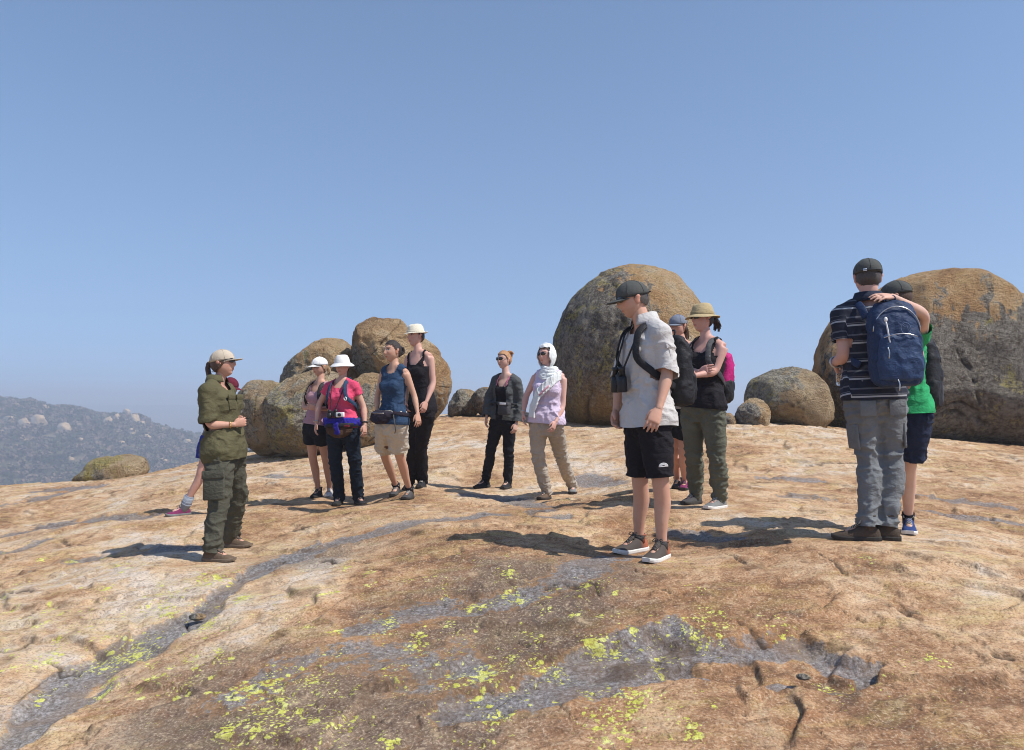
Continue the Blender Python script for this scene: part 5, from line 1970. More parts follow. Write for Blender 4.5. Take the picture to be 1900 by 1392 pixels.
# --------------------------------------------------------------- bags
def backpack(P, mat, label, size=(.15, .075, .24), ctr=(0, -.205, .56), pocket=True, strap_mat=None, pocket_mat=None, group='backpacks', trim=None, strap_off=.03, lower_mat=None, tilt=0.0, side='LR', seed=0, belt=False):
    """backpack in the wearer's torso frame, with its own straps"""
    strap_mat = strap_mat or mat
    s = P.s
    l, f = P.frame(.6)
    c = P.pt(*ctr)
    rt = empty('backpack', c - P.up * size[2])
    tag(rt, label, 'backpack', group)
    R = np.column_stack([l, f, P.up])
    W = lambda p: c + np.asarray(p, dtype=float) @ R.T
    hx, hy, hz = size
    n = 32
    ang = np.linspace(0, 2 * math.pi, n, endpoint=False)
    rings = []
    for z, wx, wy, oy in ((-1, .55, .5, -.02), (-.97, .80, .78, -.02), (-.85, .95, .98, -.01), (-.5, 1.0, 1.06, 0), (0, 1.0, 1.0, 0), (.45, .96, .9, .004), (.75, .86, .74, .01), (.92, .66, .55, .016), (1.0, .35, .28, .02)):
        x = hx * wx * np.sign(np.cos(ang)) * np.abs(np.cos(ang)) ** .62
        y = hy * wy * np.sign(np.sin(ang)) * np.abs(np.sin(ang)) ** .62 + oy
        rings.append(W(np.stack([x, y, np.full(n, z * hz)], 1)))
    V, Q = remesh([loft(rings)], .010, 2)
    V = folds(V, Q, .009, (9, 9, 7), seed + 4)
    body = mesh_np('main_compartment', V, Q, mat, rt)
    if pocket:
        pk = []
        for z, wx, wy in ((-.88, .5, .5), (-.84, .80, .9), (-.6, .86, 1.1), (-.2, .84, 1.0), (.1, .74, .75), (.20, .55, .45), (.22, .3, .2)):
            x = hx * wx * np.sign(np.cos(ang)) * np.abs(np.cos(ang)) ** .6
            y = hy * (.55 * wy * np.sign(np.sin(ang)) * np.abs(np.sin(ang)) ** .6) - hy * .78
            pk.append(W(np.stack([x, y, np.full(n, z * hz)], 1)))
        V, Q = remesh([loft(pk)], .009, 2)
        V = folds(V, Q, .008, (10, 10, 6), seed + 8)
        pko = mesh_np('front_pocket', V, Q, pocket_mat or lower_mat or mat, rt)
        zp = [W((x, -hy * 1.28 + .9 * x * x, .19 * hz - 2.2 * x * x)) for x in np.linspace(-hx * .62, hx * .62, 9)]
        V, Fc = tube(zp, .0035, 6)
        mesh_np('zip', V, Fc, trim or strap_mat, pko)
    zp = [W((hx * .88 * math.cos(a), -hy * .55 - hy * .12 * math.sin(a), hz * .25 + hz * .58 * math.sin(a))) for a in np.linspace(0, math.pi, 17)]
    V, Fc = tube(zp, .004, 6)
    mesh_np('zip', V, Fc, trim or strap_mat, body)
    if lower_mat:
        rings = []
        for z, wx, wy, oy in ((-1, .55, .5, -.02), (-.97, .83, .82, -.02), (-.85, .99, 1.03, -.01), (-.5, 1.04, 1.12, 0), (-.2, 1.04, 1.06, 0), (-.12, .98, .98, 0)):
            x = hx * wx * np.sign(np.cos(ang)) * np.abs(np.cos(ang)) ** .62
            y = hy * wy * np.sign(np.sin(ang)) * np.abs(np.sin(ang)) ** .62 + oy
            rings.append(W(np.stack([x, y, np.full(n, z * hz)], 1)))
        V, Q = remesh([loft(rings)], .009, 1)
        mesh_np('base_panel', folds(V, Q, .008, (10, 10, 6), seed + 2), Q, lower_mat, rt)
    hd = catmull([W((-.03, .03, hz * .97)), W((-.022, .02, hz * 1.10)), W((.022, .02, hz * 1.10)), W((.03, .03, hz * .97))], 5)
    V, Fc = tube(hd, .006, 8)
    mesh_np('grab_handle', V, Fc, strap_mat, rt)
    b = P.bulk
    fn = outw(P)
    for S in side:
        sg = 1 if S == 'L' else -1
        o = strap_off
        pth = [P.pt(sg * .07, -.13 * b - o, .84), P.pt(sg * .082, -.085 * b - o, .97), P.pt(sg * .088, -.01, 1.02 + o * .6), P.pt(sg * .092, .075 * b + o, .955), P.pt(sg * .105, .114 * b + o, .80), P.pt(sg * .122, .118 * b + o, .64), P.pt(sg * (.148 * b + o * .7), .060, .50), P.pt(sg * (.145 * b + o * .4), -.03, .42), P.pt(sg * .12, -.13 * b - o * .3, .34)]
        V, Fc = ribbon(pth, .046 * s, fn, .010)
        so = mesh_np('shoulder_strap', V, Fc, strap_mat, rt)
        bp = P.pt(sg * .115, .112 * b + o + .010, .72)
        V, Fc = box(bp - f * .008, (.013, .004, .014), R, .002)
        mesh_np('buckle', V, Fc, trim or strap_mat, so)
    if belt:
        for sg in (-1, 1):
            pth = [P.pt(sg * .12, -.13 * b - .03, .16), P.pt(sg * (.17 * b + .03), -.03, .15), P.pt(sg * (.15 * b + .03), .07, .14), P.pt(sg * .06, .12 * b + .03, .13), P.pt(0, .13 * b + .03, .13)]
            V, Fc = ribbon(pth, .045 * s, fn, .010)
            mesh_np('hip_belt', V, Fc, strap_mat, rt)
    return rt, R, W, c


def neck_cord(P, name, mat, low, parent, wid=.0045, off=.02, spread=.05):
    """cord round the neck that carries something on the chest"""
    b = P.bulk
    pl = [P.pt(0, -.075 - off, .985), P.pt(.07, -.03, 1.03), P.pt(.075, .055 + off, .96), P.pt(.070, .108 * b + off, .80)]
    out = []
    for sg in (1, -1):
        q = [np.array(p) for p in pl]
        if sg < 0:
            q = [P.pt(0, -.075 - off, .985), P.pt(-.07, -.03, 1.03), P.pt(-.075, .055 + off, .96), P.pt(-.070, .108 * b + off, .80)]
        l, f = P.frame(.6)
        out.append(tube(catmull(q + [np.asarray(low) + l * sg * spread], 6), wid, 6))
    V, Fc = merge(out)
    return mesh_np(name, V, Fc, mat, parent)
# ------------------------------------------------------------------ cloth and gear materials
M_OLIVE = fabric('olive_drill', (.100, .090, .046), .2)
M_OLIVE2 = fabric('olive_trouser', (.082, .079, .058), .2)
M_BEIGE = fabric('beige_cap', (.52, .44, .34), .08, crease=1.0)
M_WHITE = fabric('white_cotton', (.80, .79, .76), .05, crease=1.0)
M_STRAW = fabric('cream_straw', (.74, .68, .54), .10, bump=.35, weave=180, crease=.5)
M_SUNHAT = fabric('khaki_hat', (.46, .36, .20), .15, crease=2.0)
M_DGREY = fabric('charcoal_cap', (.085, .088, .082), .12, crease=1.5)
M_BLUEGREY = fabric('blue_grey_cap', (.19, .21, .26), .12, crease=1.5)
M_MAROON = fabric('maroon_felt', (.13, .018, .035), .12)
M_PINKTOP = fabric('dusty_pink_knit', (.42, .24, .27), .10)
M_PINK = fabric('hot_pink_jersey', (.66, .075, .155), .10)
M_NAVY = fabric('navy_cotton', (.030, .060, .115), .15)
M_BLACK = fabric('black_jersey', (.016, .014, .017), .2)
M_BLACK2 = fabric('black_trouser', (.014, .015, .021), .2)
M_DENIM = fabric('dark_denim', (.014, .022, .036), .25)
M_HOOD = fabric('grey_hoodie', (.080, .084, .084), .2)
M_LILAC = fabric('pale_lilac_cotton', (.64, .53, .66), .06)
M_SCARF = fabric('white_scarf', (.74, .76, .74), .05, bump=.3, crease=1.0)
M_STONE = fabric('stone_trouser', (.40, .35, .29), .12)
M_SHORTB = fabric('beige_shorts', (.52, .46, .37), .10)
M_GSHIRT = fabric('pale_grey_shirt', (.56, .535, .51), .06, crease=3.5)
M_GREYT = fabric('grey_green_trouser', (.120, .122, .092), .18)
M_SLATE = fabric('slate_trouser', (.175, .185, .190), .15)
M_GREEN = fabric('green_tee', (.030, .330, .120), .12)
M_NAVYSH = fabric('navy_shorts', (.018, .026, .055), .2)
M_BLUESH = fabric('royal_blue_shorts', (.030, .040, .230), .15)
M_BPNAVY = fabric('navy_nylon', (.020, .038, .090), .2, rough=.6, bump=.3, crease=2.5)
M_BPNAVY2 = fabric('navy_nylon_light', (.030, .056, .125), .2, rough=.6, bump=.3, crease=2.5)
M_BPBLACK = fabric('black_nylon', (.020, .020, .023), .25, rough=.6, bump=.3, crease=2.5)
M_BPGREY = fabric('graphite_nylon', (.060, .060, .064), .2, rough=.65)
M_MAGENTA = fabric('magenta_nylon', (.48, .015, .165), .12, rough=.6)
M_BLUECL = fabric('royal_blue_cloth', (.030, .025, .270), .2)
M_BROWN = fabric('brown_canvas', (.075, .042, .026), .2)
M_DPURP = fabric('plum_black_nylon', (.028, .022, .034), .2)
M_SOCKG = fabric('grey_sock', (.26, .29, .34), .15)
M_LACE = plain('lace', (.10, .09, .08), .8, .2)
M_LACEW = plain('lace_light', (.45, .42, .36), .8, .2)
M_SOLEW = plain('white_sole', (.68, .66, .62), .7, .3)
M_SOLED = plain('dark_sole', (.045, .040, .036), .8, .2)
M_SOLET = plain('tan_sole', (.17, .13, .095), .8, .2)
M_SHBR = fabric('brown_suede', (.130, .090, .062), .2)
M_SHBK = fabric('black_shoe', (.028, .028, .030), .2)
M_SHGR = fabric('grey_shoe', (.20, .205, .200), .2)
M_SHDG = fabric('dark_grey_shoe', (.075, .072, .072), .2)
M_SHWH = fabric('pale_shoe', (.52, .50, .47), .12)
M_SHPU = fabric('plum_shoe', (.20, .035, .105), .25)
M_SHBL = fabric('blue_shoe', (.030, .055, .170), .3)
M_BOOT = fabric('brown_boot', (.075, .055, .042), .2)
M_LENS = plain('dark_lens', (.012, .010, .010), .08, .7)
M_RUBBER = plain('black_rubber', (.016, .016, .018), .45, .4)
M_METAL = plain('steel', (.55, .55, .56), .3, .5, 1.0)
M_PLASTW = plain('white_plastic', (.75, .74, .72), .4)
M_GOLD = plain('brass', (.55, .36, .12), .35, .5, 1.0)


def two_tone(name, a, b, axis_obj, lo, hi):
    """shoe fabric that changes colour towards the heel"""
    k = NT(name, .85, .2)
    dotn = k.n('ShaderNodeVectorMath', operation='DOT_PRODUCT')
    dotn.inputs[1].default_value = tuple(axis_obj)
    k.L(k.co(), dotn.inputs[0])
    n = k.noise(k.co(), 40, 3)
    mr = k.n('ShaderNodeMapRange')
    mr.inputs[1].default_value = lo
    mr.inputs[2].default_value = hi
    k.L(k.math('ADD', dotn.outputs['Value'], k.math('MULTIPLY', n, .02)), mr.inputs[0])
    k.color(k.mix(mr.outputs[0], a, b))
    k.bump(k.noise(k.co(), 120, 2), .3, .003)
    return k.m


def stripe_mat():
    k = NT('striped_polo', .9, .2)
    b = k.attr('band')
    n = k.noise(k.co(), 9, 3)
    period = .118
    ph = k.math('FRACT', k.math('DIVIDE', k.math('ADD', b, .02), period))
    c = k.ramp(n, [(.3, (.016, .019, .032)), (.7, (.030, .034, .052))])
    light = (.40, .42, .45)
    grey = (.115, .12, .14)
    w1 = k.ramp(ph, [(.0, 0.0), (.10, 0.0), (.105, 1.0), (.19, 1.0), (.195, 0.0)], 'CONSTANT')
    w2 = k.ramp(ph, [(.0, 0.0), (.24, 0.0), (.245, 1.0), (.29, 1.0), (.295, 0.0)], 'CONSTANT')
    w3 = k.ramp(ph, [(.0, 0.0), (.55, 0.0), (.555, 1.0), (.64, 1.0), (.645, 0.0)], 'CONSTANT')
    c = k.mix(w1, c, light)
    c = k.mix(w2, c, grey)
    c = k.mix(w3, c, grey)
    k.color(c)
    k.bump(k.noise(k.co(), 38, 3), .25, .006)
    return k.m


M_POLO = stripe_mat()
FAIR = (.60, .375, .285)
PINK_SKIN = (.63, .37, .29)
TAN = (.52, .305, .205)
PALE = (.65, .44, .35)
hb_, hbr_, hbl_ = (.03, .02, .016), (.09, .05, .03), (.35, .2, .1)
GP = 'hikers standing on the granite dome'


def patch(P, name, c, R, hx, hz, mat, parent, th=.004, bulge=.0, bevel=.004):
    V, Fc = box(c, (hx, th, hz), R, bevel)
    return mesh_np(name, V, Fc, mat, parent)


def limb_axes(A, B, outdir):
    z = nrm(A - B)
    y = np.asarray(outdir, dtype=float)
    y = nrm(y - np.dot(y, z) * z)
    return np.column_stack([np.cross(y, z), y, z])


def bracelet(P, S, mat, name='bracelet', r=.031, w_=.0045, back=.03):
    sh, e, wr, h = P.arm[S]
    ax = nrm(wr - e)
    c = wr - ax * back
    u = nrm(np.cross(ax, (0, 0, 1.0) if abs(ax[2]) < .9 else (1.0, 0, 0)))
    v = np.cross(ax, u)
    rr = r * P.s * (.92 if P.fem else 1)
    pts = [c + rr * (u * math.cos(a) + v * math.sin(a)) for a in np.linspace(0, 2 * math.pi, 19)]
    V, Fc = tube(pts, w_, 8)
    return mesh_np(name, V, Fc, mat, P.root)


# ================================================================== 1 guide
P = Person('guide')
P.under = .010
tag(P.root, 'person in olive shirt and cargo trousers and beige cap talking with clasped hands', 'person', GP)
make_body(P, (.55, .315, .225), hbr_, SKIN, .9, .8, palmL=-P.latc + UP * .3, palmR=P.latc + UP * .2)
hair_shell(P, HBR, .07, -.02, -.08)
locks(P, HBR, [[(0, -.10, .03), (0, -.135, .0), (.005, -.140, -.06), (.0, -.125, -.13), (-.004, -.135, -.19)]], r=.012, n=9, spread=.012, seed=2, name='ponytail')
locks(P, HBR, [[(-.070, .045, .03), (-.078, .02, -.01), (-.076, -.03, -.05), (-.05, -.08, -.06)]], r=.006, n=6, spread=.006, seed=3)
cap(P, M_BEIGE, tilt=.012, strap_mat=M_BEIGE)
sunglasses(P, M_LENS)
bottoms(P, 'trousers', M_OLIVE2, 1.96, .018, hem=.022, knee=.010, thigh=.014, amp=.016, seed=1, waist_t=.18)
sh_ = top(P, 'shirt', M_OLIVE, .96, .022, -.13, neck=(.060, .90, .985), flare=.06, amp=.013, seed=2, loose=.008, front=.03, cuff=.008)
collar(P, M_OLIVE, sh_, .068, .050, 60)
for S in 'R':
    hp, kn, an = P.leg[S]
    c = hp * .42 + kn * .58
    out = -P.latc
    A = limb_axes(hp, kn, out)
    pk = patch(P, 'cargo_pocket', c + out * .107 * P.s * 1.08 + P.fwdc * .005, A, .088, .115, M_OLIVE2, P.root, .012, bevel=.010)
    patch(P, 'flap', c + out * .120 * P.s * 1.08 + A[:, 2] * .085 + P.fwdc * .005, A, .092, .032, M_OLIVE2, pk, .008, bevel=.006)
Rt = np.column_stack([P.fwdc, -P.latc, P.up])
for sg in (-1, 1):
    Rf = np.column_stack([P.latc, P.fwdc, P.up])
    c = P.pt(sg * .075, .150, .70)
    pk = patch(P, 'chest_pocket', c, Rf, .052, .058, M_OLIVE, sh_, .006)
    patch(P, 'flap', c + P.fwdc * .005 + P.up * .045, Rf, .055, .02, M_OLIVE, pk, .006)
# sleeve tab
shp, e, wr, h = P.arm['R']
patch(P, 'sleeve_tab', shp * .35 + e * .65 - P.latc * .068, limb_axes(shp, e, -P.latc), .014, .05, M_OLIVE, sh_, .004)
for S in 'LR':
    shoe(P, S, M_SHBR, M_SOLET, M_LACE, boot=.01, wide=1.05)
bracelet(P, 'R', M_GOLD, 'bracelet', .033)

# ================================================================== 2 behind the guide
P = Person('behind')
tag(P.root, 'person in maroon cap, blue shorts and plum shoes mostly hidden behind the khaki-clad guide', 'person', GP)
make_body(P, PINK_SKIN, hbr_, SKIN)
hair_shell(P, HBR)
cap(P, M_MAROON, y0=-.004)
bottoms(P, 'shorts', M_BLUESH, .72, .020, hem=.02, thigh=.02, amp=.008, seed=4)
top(P, 'shirt', fabric('grey_marl_tee', (.20, .20, .22)), .5, .016, -.06, seed=5)
for S in 'LR':
    shoe(P, S, M_SHPU, M_SHGR, M_LACEW, boot=.015, wide=1.1)
    sk = sock(P, S, M_SOCKG, .13, .056)
    hp, kn, an = P.leg[S]
    ax = nrm(kn - an)
    parts = [tube([an + ax * (.035 + .028 * i), an + ax * (.055 + .028 * i)], np.array((.060 - .004 * i, .064 - .004 * i)) * P.s, 14) for i in range(4)]
    V, Fc = merge(parts)
    mesh_np('sock_roll', V, Fc, M_SOCKG, sk)

# ================================================================== 3 pink tank
P = Person('pinktank')
tag(P.root, 'slim person in dusty pink tank top, black shorts and white cap with folded arms', 'person', GP)
make_body(P, (.58, .35, .25), hbl_, SKIN, .5, .35, palmL=P.fwdc * -1, palmR=P.fwdc * -1)
hair_shell(P, HBX, .07, -.03, -.085)
locks(P, HBX, [[(0, -.10, .01), (.01, -.125, -.04), (.02, -.115, -.10)]], r=.011, n=7, seed=4, name='ponytail')
cap(P, M_WHITE)
sunglasses(P, M_LENS)
bottoms(P, 'shorts', M_BLACK2, .50, .014, hem=.012, thigh=.006, amp=.006, seed=6)
top(P, 'tank_top', M_PINKTOP, None, .012, .02, neck=(.085, .80, .90), straps=.118, flare=.05, amp=.005, seed=7, waist=.3)
shoe(P, 'R', M_SHBK, M_SOLED, M_LACE)
shoe(P, 'L', M_SHWH, M_SOLEW, M_LACEW)
backpack(P, M_BPBLACK, 'narrow dark daypack on the back of the person in dusty pink tank top', (.12, .06, .20), (0, -.19, .60), strap_off=.014, seed=1)

# ================================================================== 4 hot pink tee
P = Person('pinktee')
P.under = .010
tag(P.root, 'person in hot pink tee and dark jeans and white bucket hat with rucksack straps', 'person', GP)
make_body(P, (.60, .36, .27), hbr_, SKIN, .4, .4, spread=.3)
hair_shell(P, HBR, .07, -.02, -.07)
brimmed(P, M_WHITE, None, (.090, .106, .094), .050, .036, 0, .0, .004, 'bucket_hat', taper=1.4)
sunglasses(P, M_LENS)
bottoms(P, 'jeans', M_DENIM, 1.98, .014, hem=.018, knee=.004, amp=.009, seed=8)
top(P, 'tee_shirt', M_PINK, .42, .014, -.02, neck=(.066, .87, .97), flare=.02, amp=.011, seed=9, front=.010, waist=.4)
for S in 'LR':
    shoe(P, S, M_SHBK, M_SOLED, M_LACE)
bp, R_, W_, c_ = backpack(P, M_BPBLACK, 'hiking rucksack with dark blue straps worn by the person in hot pink tee', (.15, .08, .26), (0, -.23, .52), strap_mat=M_NAVY, trim=M_METAL, strap_off=.022, belt=True, seed=2)
# royal blue jacket knotted round the hips and brown hip bag
fn = outw(P)
jk = empty('waist_jacket', P.pt(0, .18, -.1))
tag(jk, 'royal blue jacket knotted round the hips over the dark jeans', 'jacket')
pth = [P.pt(.20 * math.sin(a), (.175 if math.cos(a) > 0 else .19) * math.cos(a), .09 + .03 * math.cos(a)) for a in np.linspace(-2.6, 2.6, 15)]
V, Fc = ribbon(pth, .105 * P.s, fn, .035)
V, Q = remesh([(V, Fc)], .009, 2)
mesh_np('wrap', folds(V, Q, .014, (12, 12, 6), 3), Q, M_BLUECL, jk)
V, Fc = ribbon([P.pt(.0, .185, .10), P.pt(.005, .205, .0), P.pt(.015, .200, -.10), P.pt(.0, .19, -.16)], .06, lambda p: P.fwdc, .03)
V, Q = remesh([(V, Fc)], .008, 2)
mesh_np('sleeve', folds(V, Q, .010, (12, 12, 5), 5), Q, M_BLUECL, jk)
hbag = empty('hip_bag', P.pt(0, .17, -.25))
tag(hbag, 'brown canvas hip bag hanging in front of the dark jeans', 'bag')
rings = []
for t, wd, dp in ((.02, .165, .03), (-.06, .170, .045), (-.13, .150, .05), (-.19, .115, .045), (-.235, .06, .03)):
    a = np.linspace(0, 2 * math.pi, 24, endpoint=False)
    cc = P.pt(0, .148, t)
    l, f = P.frame(0)
    rings.append(cc + np.outer(np.cos(a) * wd * P.s, l) + np.outer(np.sin(a) * dp * P.s, f) - np.outer(np.cos(a) ** 2 * .05, f))
V, Q = remesh([loft(rings)], .009, 2)
mesh_np('pouch', folds(V, Q, .006, seed=6), Q, M_BROWN, hbag)
pth = [P.pt(.205 * math.sin(a), .20 * math.cos(a) * (1 if math.cos(a) > 0 else .9), .03 + .015 * math.cos(a)) for a in np.linspace(-3.1, 3.1, 21)]
V, Fc = ribbon(pth, .042, fn, .010)
mesh_np('belt', V, Fc, M_BPBLACK, hbag)
V, Fc = box(P.pt(.12, .175, .02), (.03, .008, .012), np.column_stack([P.latc, P.fwdc, P.up]), .003)
mesh_np('buckle', V, Fc, fabric('red_web', (.22, .03, .04)), hbag)
# binoculars on a neck cord
cpos = P.pt(-.04, .185, .30)
bn = empty('binoculars', cpos)
tag(bn, 'small black binoculars hanging on the chest of the person in hot pink tee', 'binoculars')
Rf = np.column_stack([P.latc, P.fwdc, P.up])
for sg in (-1, 1):
    a = cpos + P.latc * .036 * sg
    V, Fc = merge([tube([a + P.up * .045, a + P.up * .01], (.017, .021), 14), tube([a + P.up * .01, a - P.up * .05], (.024, .028), 14)])
    mesh_np('barrel', V, Fc, M_RUBBER, bn)
V, Fc = box(cpos, (.024, .012, .026), Rf, .004)
mesh_np('bridge', V, Fc, M_RUBBER, bn)
neck_cord(P, 'cord', M_RUBBER, cpos + P.up * .04, bn, .005, .02, .03)
cm_ = P.pt(.055, .195, .27)
cam_o = empty('camera_case', cm_)
tag(cam_o, 'small white and black camera hanging beside the black binoculars', 'camera')
V, Fc = box(cm_, (.045, .018, .026), Rf, .006)
mesh_np('case', V, Fc, M_PLASTW, cam_o)
V, Fc = tube([cm_ + P.fwdc * .015, cm_ + P.fwdc * .032], (.019, .017), 16)
mesh_np('lens', V, Fc, M_RUBBER, cam_o)
wt = bracelet(P, 'L', M_RUBBER, 'watch', .032, .008, .03)
bracelet(P, 'R', M_METAL, 'bracelet', .031, .006, .02)
# karabiner clip on the strap
V, Fc = tube(catmull([P.pt(.105, .16, .66), P.pt(.125, .165, .63), P.pt(.115, .165, .58), P.pt(.095, .165, .62), P.pt(.105, .16, .66)], 5), .006, 6)
mesh_np('clip', V, Fc, M_PLASTW, bp)

# ================================================================== 5 navy sleeveless
P = Person('navytop')
tag(P.root, 'bareheaded person in navy sleeveless top and beige knee shorts and hiking shoes', 'person', GP)
make_body(P, (.56, .33, .225), hb_, SKIN, .4, .4, spread=.2)
hair_shell(P, HB, .066, .005, -.06, .012)
locks(P, HB, [[(.0, -.085, .045), (.0, -.120, .03), (.0, -.130, -.01), (0, -.105, -.03)]], r=.016, n=9, spread=.012, seed=7, name='hair_bun', taper=.6)
bottoms(P, 'shorts', M_SHORTB, .83, .020, hem=.022, thigh=.012, amp=.010, seed=10, cuff=.005)
top(P, 'sleeveless_top', M_NAVY, None, .014, -.06, neck=(.064, .90, .96), straps=.150, flare=.08, amp=.011, seed=11, waist=.6)
for S in 'LR':
    shoe(P, S, M_SHDG, M_SOLED, M_LACEW, boot=.01, wide=1.08)
    sock(P, S, M_BLACK, .075, .040)
fp = empty('waist_pack', P.pt(0, .15, -.05))
tag(fp, 'dark plum waist pack worn over the beige shorts', 'waist pack')
rings = []
a = np.linspace(0, 2 * math.pi, 26, endpoint=False)
l, f = P.frame(.1)
for t, wd, dp, ox in ((.19, .10, .02, -.01), (.15, .145, .045, -.015), (.07, .15, .055, -.02), (-.02, .125, .055, -.03), (-.06, .09, .035, -.035), (-.075, .05, .02, -.035)):
    cc = P.pt(ox - .02, .150, t)
    rings.append(cc + np.outer(np.sign(np.cos(a)) * np.abs(np.cos(a)) ** .7 * wd, l) + np.outer(np.sin(a) * dp, f) - np.outer(np.cos(a) ** 2 * .055, f))
V, Q = remesh([loft(rings)], .009, 2)
mesh_np('pouch', folds(V, Q, .007, (9, 9, 9), 4), Q, M_DPURP, fp)
fn = outw(P)
pth = [P.pt(.19 * math.sin(q), .165 * math.cos(q), .14 + .05 * math.sin(q) * 0 + .02 * math.cos(q)) for q in np.linspace(.7, 5.6, 17)]
V, Fc = ribbon(pth, .035, fn, .008)
mesh_np('belt', V, Fc, M_DPURP, fp)
V, Fc = tube([P.pt(-.13, .19, .13), P.pt(-.04, .225, .135), P.pt(.08, .21, .14)], .004, 6)
mesh_np('zip', V, Fc, M_METAL, fp)
pth = [P.pt(.13, .12, .12), P.pt(.16, .13, .0), P.pt(.165, .11, -.14), P.pt(.14, .09, -.22)]
V, Fc = tube(catmull(pth, 5), .0055, 6)
mesh_np('cord', V, Fc, M_LACE, fp)

# ================================================================== 6 tall, black tank, fedora
P = Person('blacktank')
P.under = .010
tag(P.root, 'tall person in black tank top, black trousers and cream fedora', 'person', GP)
make_body(P, (.62, .37, .29), hb_, SKIN, .5, .45)
hair_shell(P, HB, .068, .0, -.06)
brimmed(P, M_STRAW, fabric('cream_band', (.62, .56, .44)), (.086, .104, .105), .042, .004, .020, .026, .003, 'fedora', taper=1.5, fdroop=.016)
bottoms(P, 'trousers', M_BLACK, 1.97, .016, hem=.012, amp=.009, seed=12, waist_t=.26)
top(P, 'tank_top', M_BLACK, None, .010, .02, neck=(.088, .80, .88), straps=.122, flare=.0, amp=.007, seed=13, waist=.3)
for S in 'LR':
    shoe(P, S, M_SHBK, M_SOLED, M_LACEW)

# ================================================================== 7 black clothes, grey hoodie
P = Person('hoodie')
P.under = .010
tag(P.root, 'person with strawberry blonde updo in black clothes and open grey hooded jacket', 'person', GP)
make_body(P, (.64, .42, .33), hbl_, SKIN, .5, .5)
hair_shell(P, HBL, .062, .0, -.06, .013)
locks(P, HBL, [[(.0, -.06, .085), (.0, -.10, .075), (0, -.125, .045), (0, -.115, .01)], [(.02, -.05, .10), (.03, -.09, .095), (.02, -.12, .07)]], r=.013, n=9, spread=.014, seed=9, name='hair_bun', taper=.5)
sunglasses(P, M_LENS)
bottoms(P, 'trousers', M_BLACK2, 1.97, .014, hem=.012, amp=.010, seed=14)
top(P, 'vest_top', M_BLACK, None, .010, .0, neck=(.080, .76, .92), straps=.118, amp=.006, seed=15, waist=.2)
jk = top(P, 'hooded_jacket', M_HOOD, 1.93, .020, -.03, neck=(.074, .60, .96), flare=.03, amp=.011, seed=16, loose=.004, open_front=.085, waist=.5)
hd = []
for k in range(3):
    pts = [P.pt((.085 + .008 * k) * math.sin(q), -.02 - (.075 + .012 * k) * math.cos(q) * (1 if math.cos(q) > 0 else .4), .965 - .035 * k + .02 * math.cos(q) * -1) for q in np.linspace(-2.2, 2.2, 13)]
    hd.append(tube(catmull(pts, 3), .026 + .003 * k, 10))
V, Q = remesh(hd, .009, 2)
mesh_np('hood', folds(V, Q, .010, seed=3), Q, M_HOOD, jk)
for sg in (1, -1):
    V, Fc = ribbon([P.pt(sg * .072, .04, 1.0), P.pt(sg * .070, .095, .90), P.pt(sg * .065, .125, .76)], .016, outw(P), .005)
    mesh_np('strap', V, Fc, fabric('pink_strap', (.32, .10, .16)), P.root)
for S in 'LR':
    shoe(P, S, M_SHBK, M_SOLED, M_LACE)
bg_ = empty('camera_bag', P.pt(.08, .17, .28))
tag(bg_, 'small grey and black camera bag at the waist of the person in grey hooded jacket', 'bag')
Rf = np.column_stack([P.latc, P.fwdc, P.up])
V, Fc = box(P.pt(.085, .165, .22), (.068, .04, .062), Rf, .015)
mesh_np('pouch', V, Fc, M_BPGREY, bg_)
V, Fc = box(P.pt(.085, .168, .345), (.070, .043, .022), Rf, .012)
fl = mesh_np('flap', V, Fc, M_BPGREY, bg_)
V, Fc = box(P.pt(.085, .213, .35), (.04, .004, .012), Rf, .002)
mesh_np('badge', V, Fc, M_PLASTW, fl)
pth = [P.pt(.175 * math.sin(q), .155 * math.cos(q), .36) for q in np.linspace(-3.1, 3.1, 19)]
V, Fc = ribbon(pth, .030, outw(P), .008)
mesh_np('belt', V, Fc, M_BPBLACK, bg_)

# ================================================================== 8 white scarf
P = Person('scarf')
P.under = .010
tag(P.root, 'person with white scarf wrapped over the head, pale lilac top and stone trousers', 'person', GP)
make_body(P, (.66, .40, .33), hbr_, SKIN, .45, .45)
sunglasses(P, M_LENS)
hair_shell(P, HBR, .062, -.0, -.05)
bottoms(P, 'trousers', M_STONE, 1.95, .014, hem=.014, knee=.004, amp=.013, seed=17)
top(P, 'sleeveless_top', M_LILAC, None, .016, -.03, neck=(.064, .88, .96), straps=.150, flare=.07, amp=.013, seed=18, front=.022, waist=.7)
for S in 'LR':
    shoe(P, S, M_SHBR if S == 'R' else M_SHGR, M_SOLED, M_LACEW, boot=.015, wide=1.08)
sc = empty('scarf', P.hc)
sc.parent = P.root
bpy_parent_inv(sc, P.root)
sc.location = Vector((0, 0, 0))
V, Q = head_grid(1.0, 1)
N = V / np.linalg.norm(V, axis=1)[:, None]
pl = .010 * np.sin(V[:, 2] * 50 + V[:, 1] * 190 + 3 * fbm(V * 14, 2)) * .5
V2 = V * np.array((1.20, 1.13, 1.12)) + N * (.006 + pl + .004 * fbm(V * 40, 2))[:, None]
lo_ = sstep(.02, -.10, V[:, 2])
V2 = V2 * (1 + np.outer(lo_, (.16, .10, .30)))
V2[:, 1] -= .010
face = (V[:, 1] > .030) & (V[:, 2] < .066) & (V[:, 2] > -.112) & (np.abs(V[:, 0]) < .060)
V2, Q2 = cutmesh(V2, Q, ~face)
ho = mesh_np('hood', HW(P, V2), Q2, M_SCARF, P.root)
md = ho.modifiers.new('thick', 'SOLIDIFY')
md.thickness = .006
bpy.data.objects.remove(sc)
wr_ = []
